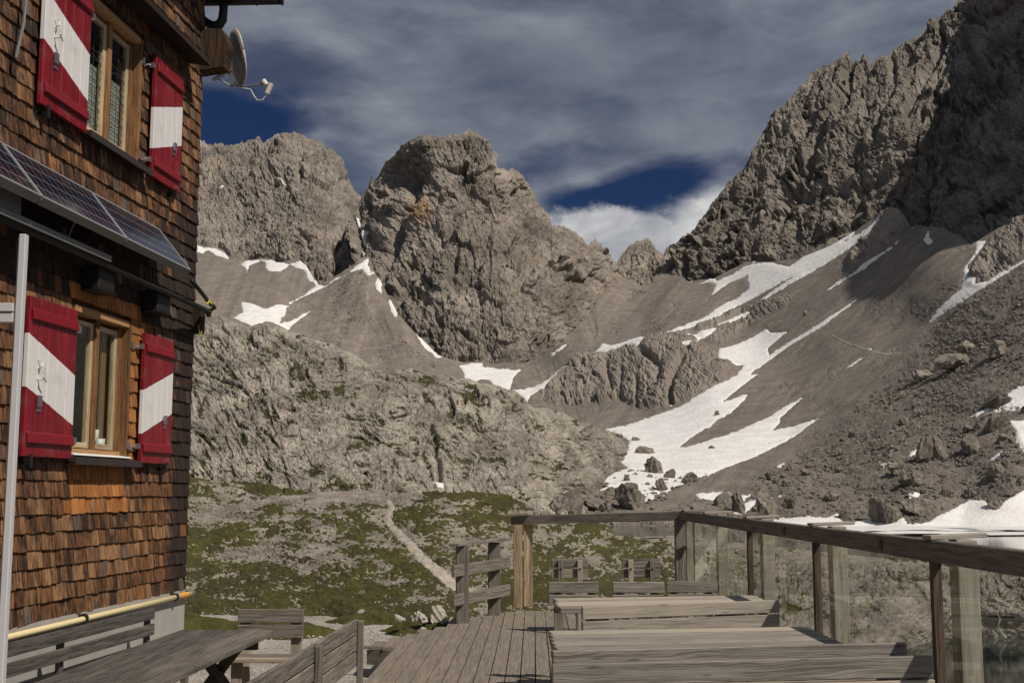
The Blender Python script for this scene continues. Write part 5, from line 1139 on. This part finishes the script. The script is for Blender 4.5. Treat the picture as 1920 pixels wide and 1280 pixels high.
# ---- benches, tables and chairs
def trestle_table(name_label, loc, rz, w, dep, h, m, nplank, splay=.0, group=None, shear=0.):
    t = empty('table', loc, rz, label=name_label, cat='table', group=group)
    p = MB(); pw = dep/nplank
    for i in range(nplank):
        e = random.uniform(-.012, .012); p.box((e+shear*(-dep/2+pw*(i+.5)), -dep/2+pw*(i+.5), h-.022), (w+random.uniform(-.01, .01), pw-.013, .044), L=0)
    p.build('table_top', m, t, bevel=.004)
    for s in (-1, 1):
        l = MB(); x = s*(w/2-.32); l.beam((x, -dep*.38, 0), (x, dep*.22, h-.09), .06, .09); l.beam((x+.065*s, dep*.38, 0), (x+.065*s, -dep*.22, h-.09), .06, .09); l.beam((x, -dep*.42, h-.09), (x, dep*.42, h-.09), .06, .08)
        l.build('leg', W_DARK if m in (W_GREY, W_DARK) else W_GREY, t, bevel=.003)
    l = MB(); l.beam((-w/2+.35, 0, h*.42), (w/2-.35, 0, h*.42), .04, .09); l.build('stretcher', W_DARK, t)
    return t
def seat_bench(label, loc, rz, w, mats, cat='bench', planks=2, ph=.088, gap=.012, top=.86, posts=2, name='bench', group=None, pw=.06, proud=1, depth=.42, inset=.1, sh=.45, hid=.01):
    """faces local -Y; backrest at local y=0, planks on the seat side (proud=1)"""
    t = empty(name, loc, rz, label=label, cat=cat, group=group); mp, ms, ml = mats
    for k in range(planks):
        b = MB(); z = top-ph/2-k*(ph+gap); e = random.uniform(-.008, .008)
        b.box((e, -.02*proud, z), (w, .032, ph), L=0); b.build('back_plank', mp, t, bevel=.004)
    xs = [-w/2+inset, w/2-inset] if posts == 2 else list(np.linspace(-w/2+.04, w/2-.04, posts))
    for x in xs:
        b = MB(); b.box((x, .022, (top-hid)/2), (pw, .045, top-hid), L=2); b.build('back_post', ml, t, bevel=.004)
        b = MB(); b.box((x, -depth+.06, sh/2-.02), (pw, .06, sh-.04), L=2); b.build('leg', ml, t, bevel=.004)
    s = MB(); n = 3
    for i in range(n): s.box((0, -.06-depth/n*(i+.5), sh-.018), (w, depth/n-.012, .036), L=0)
    s.build('seat', ms, t, bevel=.004)
    return t
G = (W_PALE, W_PALE, W_GREY); Dk = (W_GREY, W_GREY, W_GREY)
def mid(a, b): return (a+b)/2
def along(pxa, pya, pxb, pyb, z):
    A = gpos(pxa, pya, z); Bq = gpos(pxb, pyb, z); return A, Bq, (A+Bq)/2, (Bq-A).length, math.atan2(Bq.y-A.y, Bq.x-A.x)
# bench facing us beyond table 2
A, Bq, C, w, rz = along(1087, 1136, 1455, 1124, .86); seat_bench('timber bench with three back planks between the two tables', (C.x, C.y, 0), rz, w, G, planks=3)
# two benches back to back nearest the camera
A, Bq, C, w, rz = along(1036, 1243, 1745, 1227, .86); RZB = rz; seat_bench('nearest timber bench, wide back planks facing the camera', (C.x, C.y, 0), rz, w, G, planks=3, ph=.10)
A, Bq, C, w, rz = along(1038, 1231, 1720, 1214, .88); seat_bench('timber bench back to back with the nearest one, only its top edge showing', (C.x, C.y+.16, 0), rz+math.pi, w, G, planks=2, ph=.10, top=.885, hid=.07)
# tables
A, Bq, C, w, rz = along(1052, 1225, 1600, 1214, .75); C2 = gpos(1045, 1182, .75); dep = C2.y-A.y
trestle_table('grey picnic table in front, with the handrail shadow on its right end', (C.x-.02, C.y+dep/2, 0), rz, w+.02, dep, .75, W_PALE, 6, shear=math.tan(rz))
A, Bq, C, w, rz = along(1046, 1139, 1450, 1132, .75); C2 = gpos(1050, 1121, .75); dep = C2.y-A.y
trestle_table('far picnic table in front of the three chairs', (C.x-.0, C.y+dep/2, 0), rz, w, dep, .75, W_PALE, 5, shear=math.tan(rz))
for (xa, xb, y, lb) in ((1030, 1123, 1090, 'timber chair at the left end of the far table'), (1147, 1243, 1090, 'middle one of the three chairs behind the far table'), (1249, 1344, 1089, 'timber chair at the right of the three behind the far table')):
    A, Bq, C, w, rz = along(xa, y, xb, y, .86); seat_bench(lb, (C.x, C.y, 0), rz, w, (W_PALE, W_GREY, W_GREY), 'chair', 2, .095, .015, .86, name='chair', inset=.07)
for (xa, xb, y, lb) in ((1035, 1103, 1047, 'far chair seen from behind, left one by the glass'), (1166, 1238, 1047, 'far chair seen from behind, right one by the glass')):
    A, Bq, C, w, rz = along(xa, y, xb, y, .86); t_ = seat_bench(lb, (C.x, C.y, 0), rz+math.pi, w, (W_GREY, W_GREY, W_GREY), 'chair', 2, .10, .02, .86, name='chair', inset=.1)
    for sx_ in (-1, 1):
        b_ = MB(); b_.tube([(sx_*(w/2-.1), .044, .745), (sx_*(w/2-.1), .052, .745)], .012, 8); b_.build('bolt', M_BLACK, t_)
# left group on the gravel
zt = .75+GZ
A = gpos(341, 1179, zt); Bq = gpos(514, 1181, zt); N1 = gpos(303, 1280, zt); ax = (Bq-N1); rz = math.atan2(ax.y, ax.x)
far = (A+Bq)/2; dr = Vector((math.cos(rz), math.sin(rz), 0)); Ld = 3.3; w = (Bq-A).length
c = far-dr*Ld/2; trestle_table('dark weathered picnic table on the gravel beside the hut', (c.x, c.y, GZ), rz, Ld, w, .75, W_DARK, 6)
# bench along the hut wall
c = hut_point(1.53+1.75, .30, GZ); rzw = HUT_RZ
seat_bench('long dark bench standing with its back to the hut wall', c, rzw+math.pi, 3.5, (W_DARK, W_DARK, W_DARK), planks=2, ph=.10, gap=.045, top=.885, posts=3, proud=1)
# chair at the table head
A, Bq, C, w, rz = along(447, 1141, 570, 1141, .86+GZ); seat_bench('wooden chair at the far end of the dark picnic table', (C.x, C.y, GZ), rz, w, (W_GREY, W_GREY, W_GREY), 'chair', 2, .125, .02, .86, name='chair', pw=.1, inset=.07, depth=.36)
# bench right of the table, seen from behind its backrest
A, Bq, C, w, rz = along(474, 1278, 672, 1160, .86+GZ)
seat_bench('weathered bench beside the deck with stout posts on the near side', (C.x, C.y, GZ), rz+math.pi, w+.06, (W_GREY, W_GREY, W_GREY), planks=3, ph=.125, gap=.012, posts=3, pw=.085, top=.86, depth=.42)

S.render.film_transparent = False
S.cycles.max_bounces = 6; S.cycles.transparent_max_bounces = 16
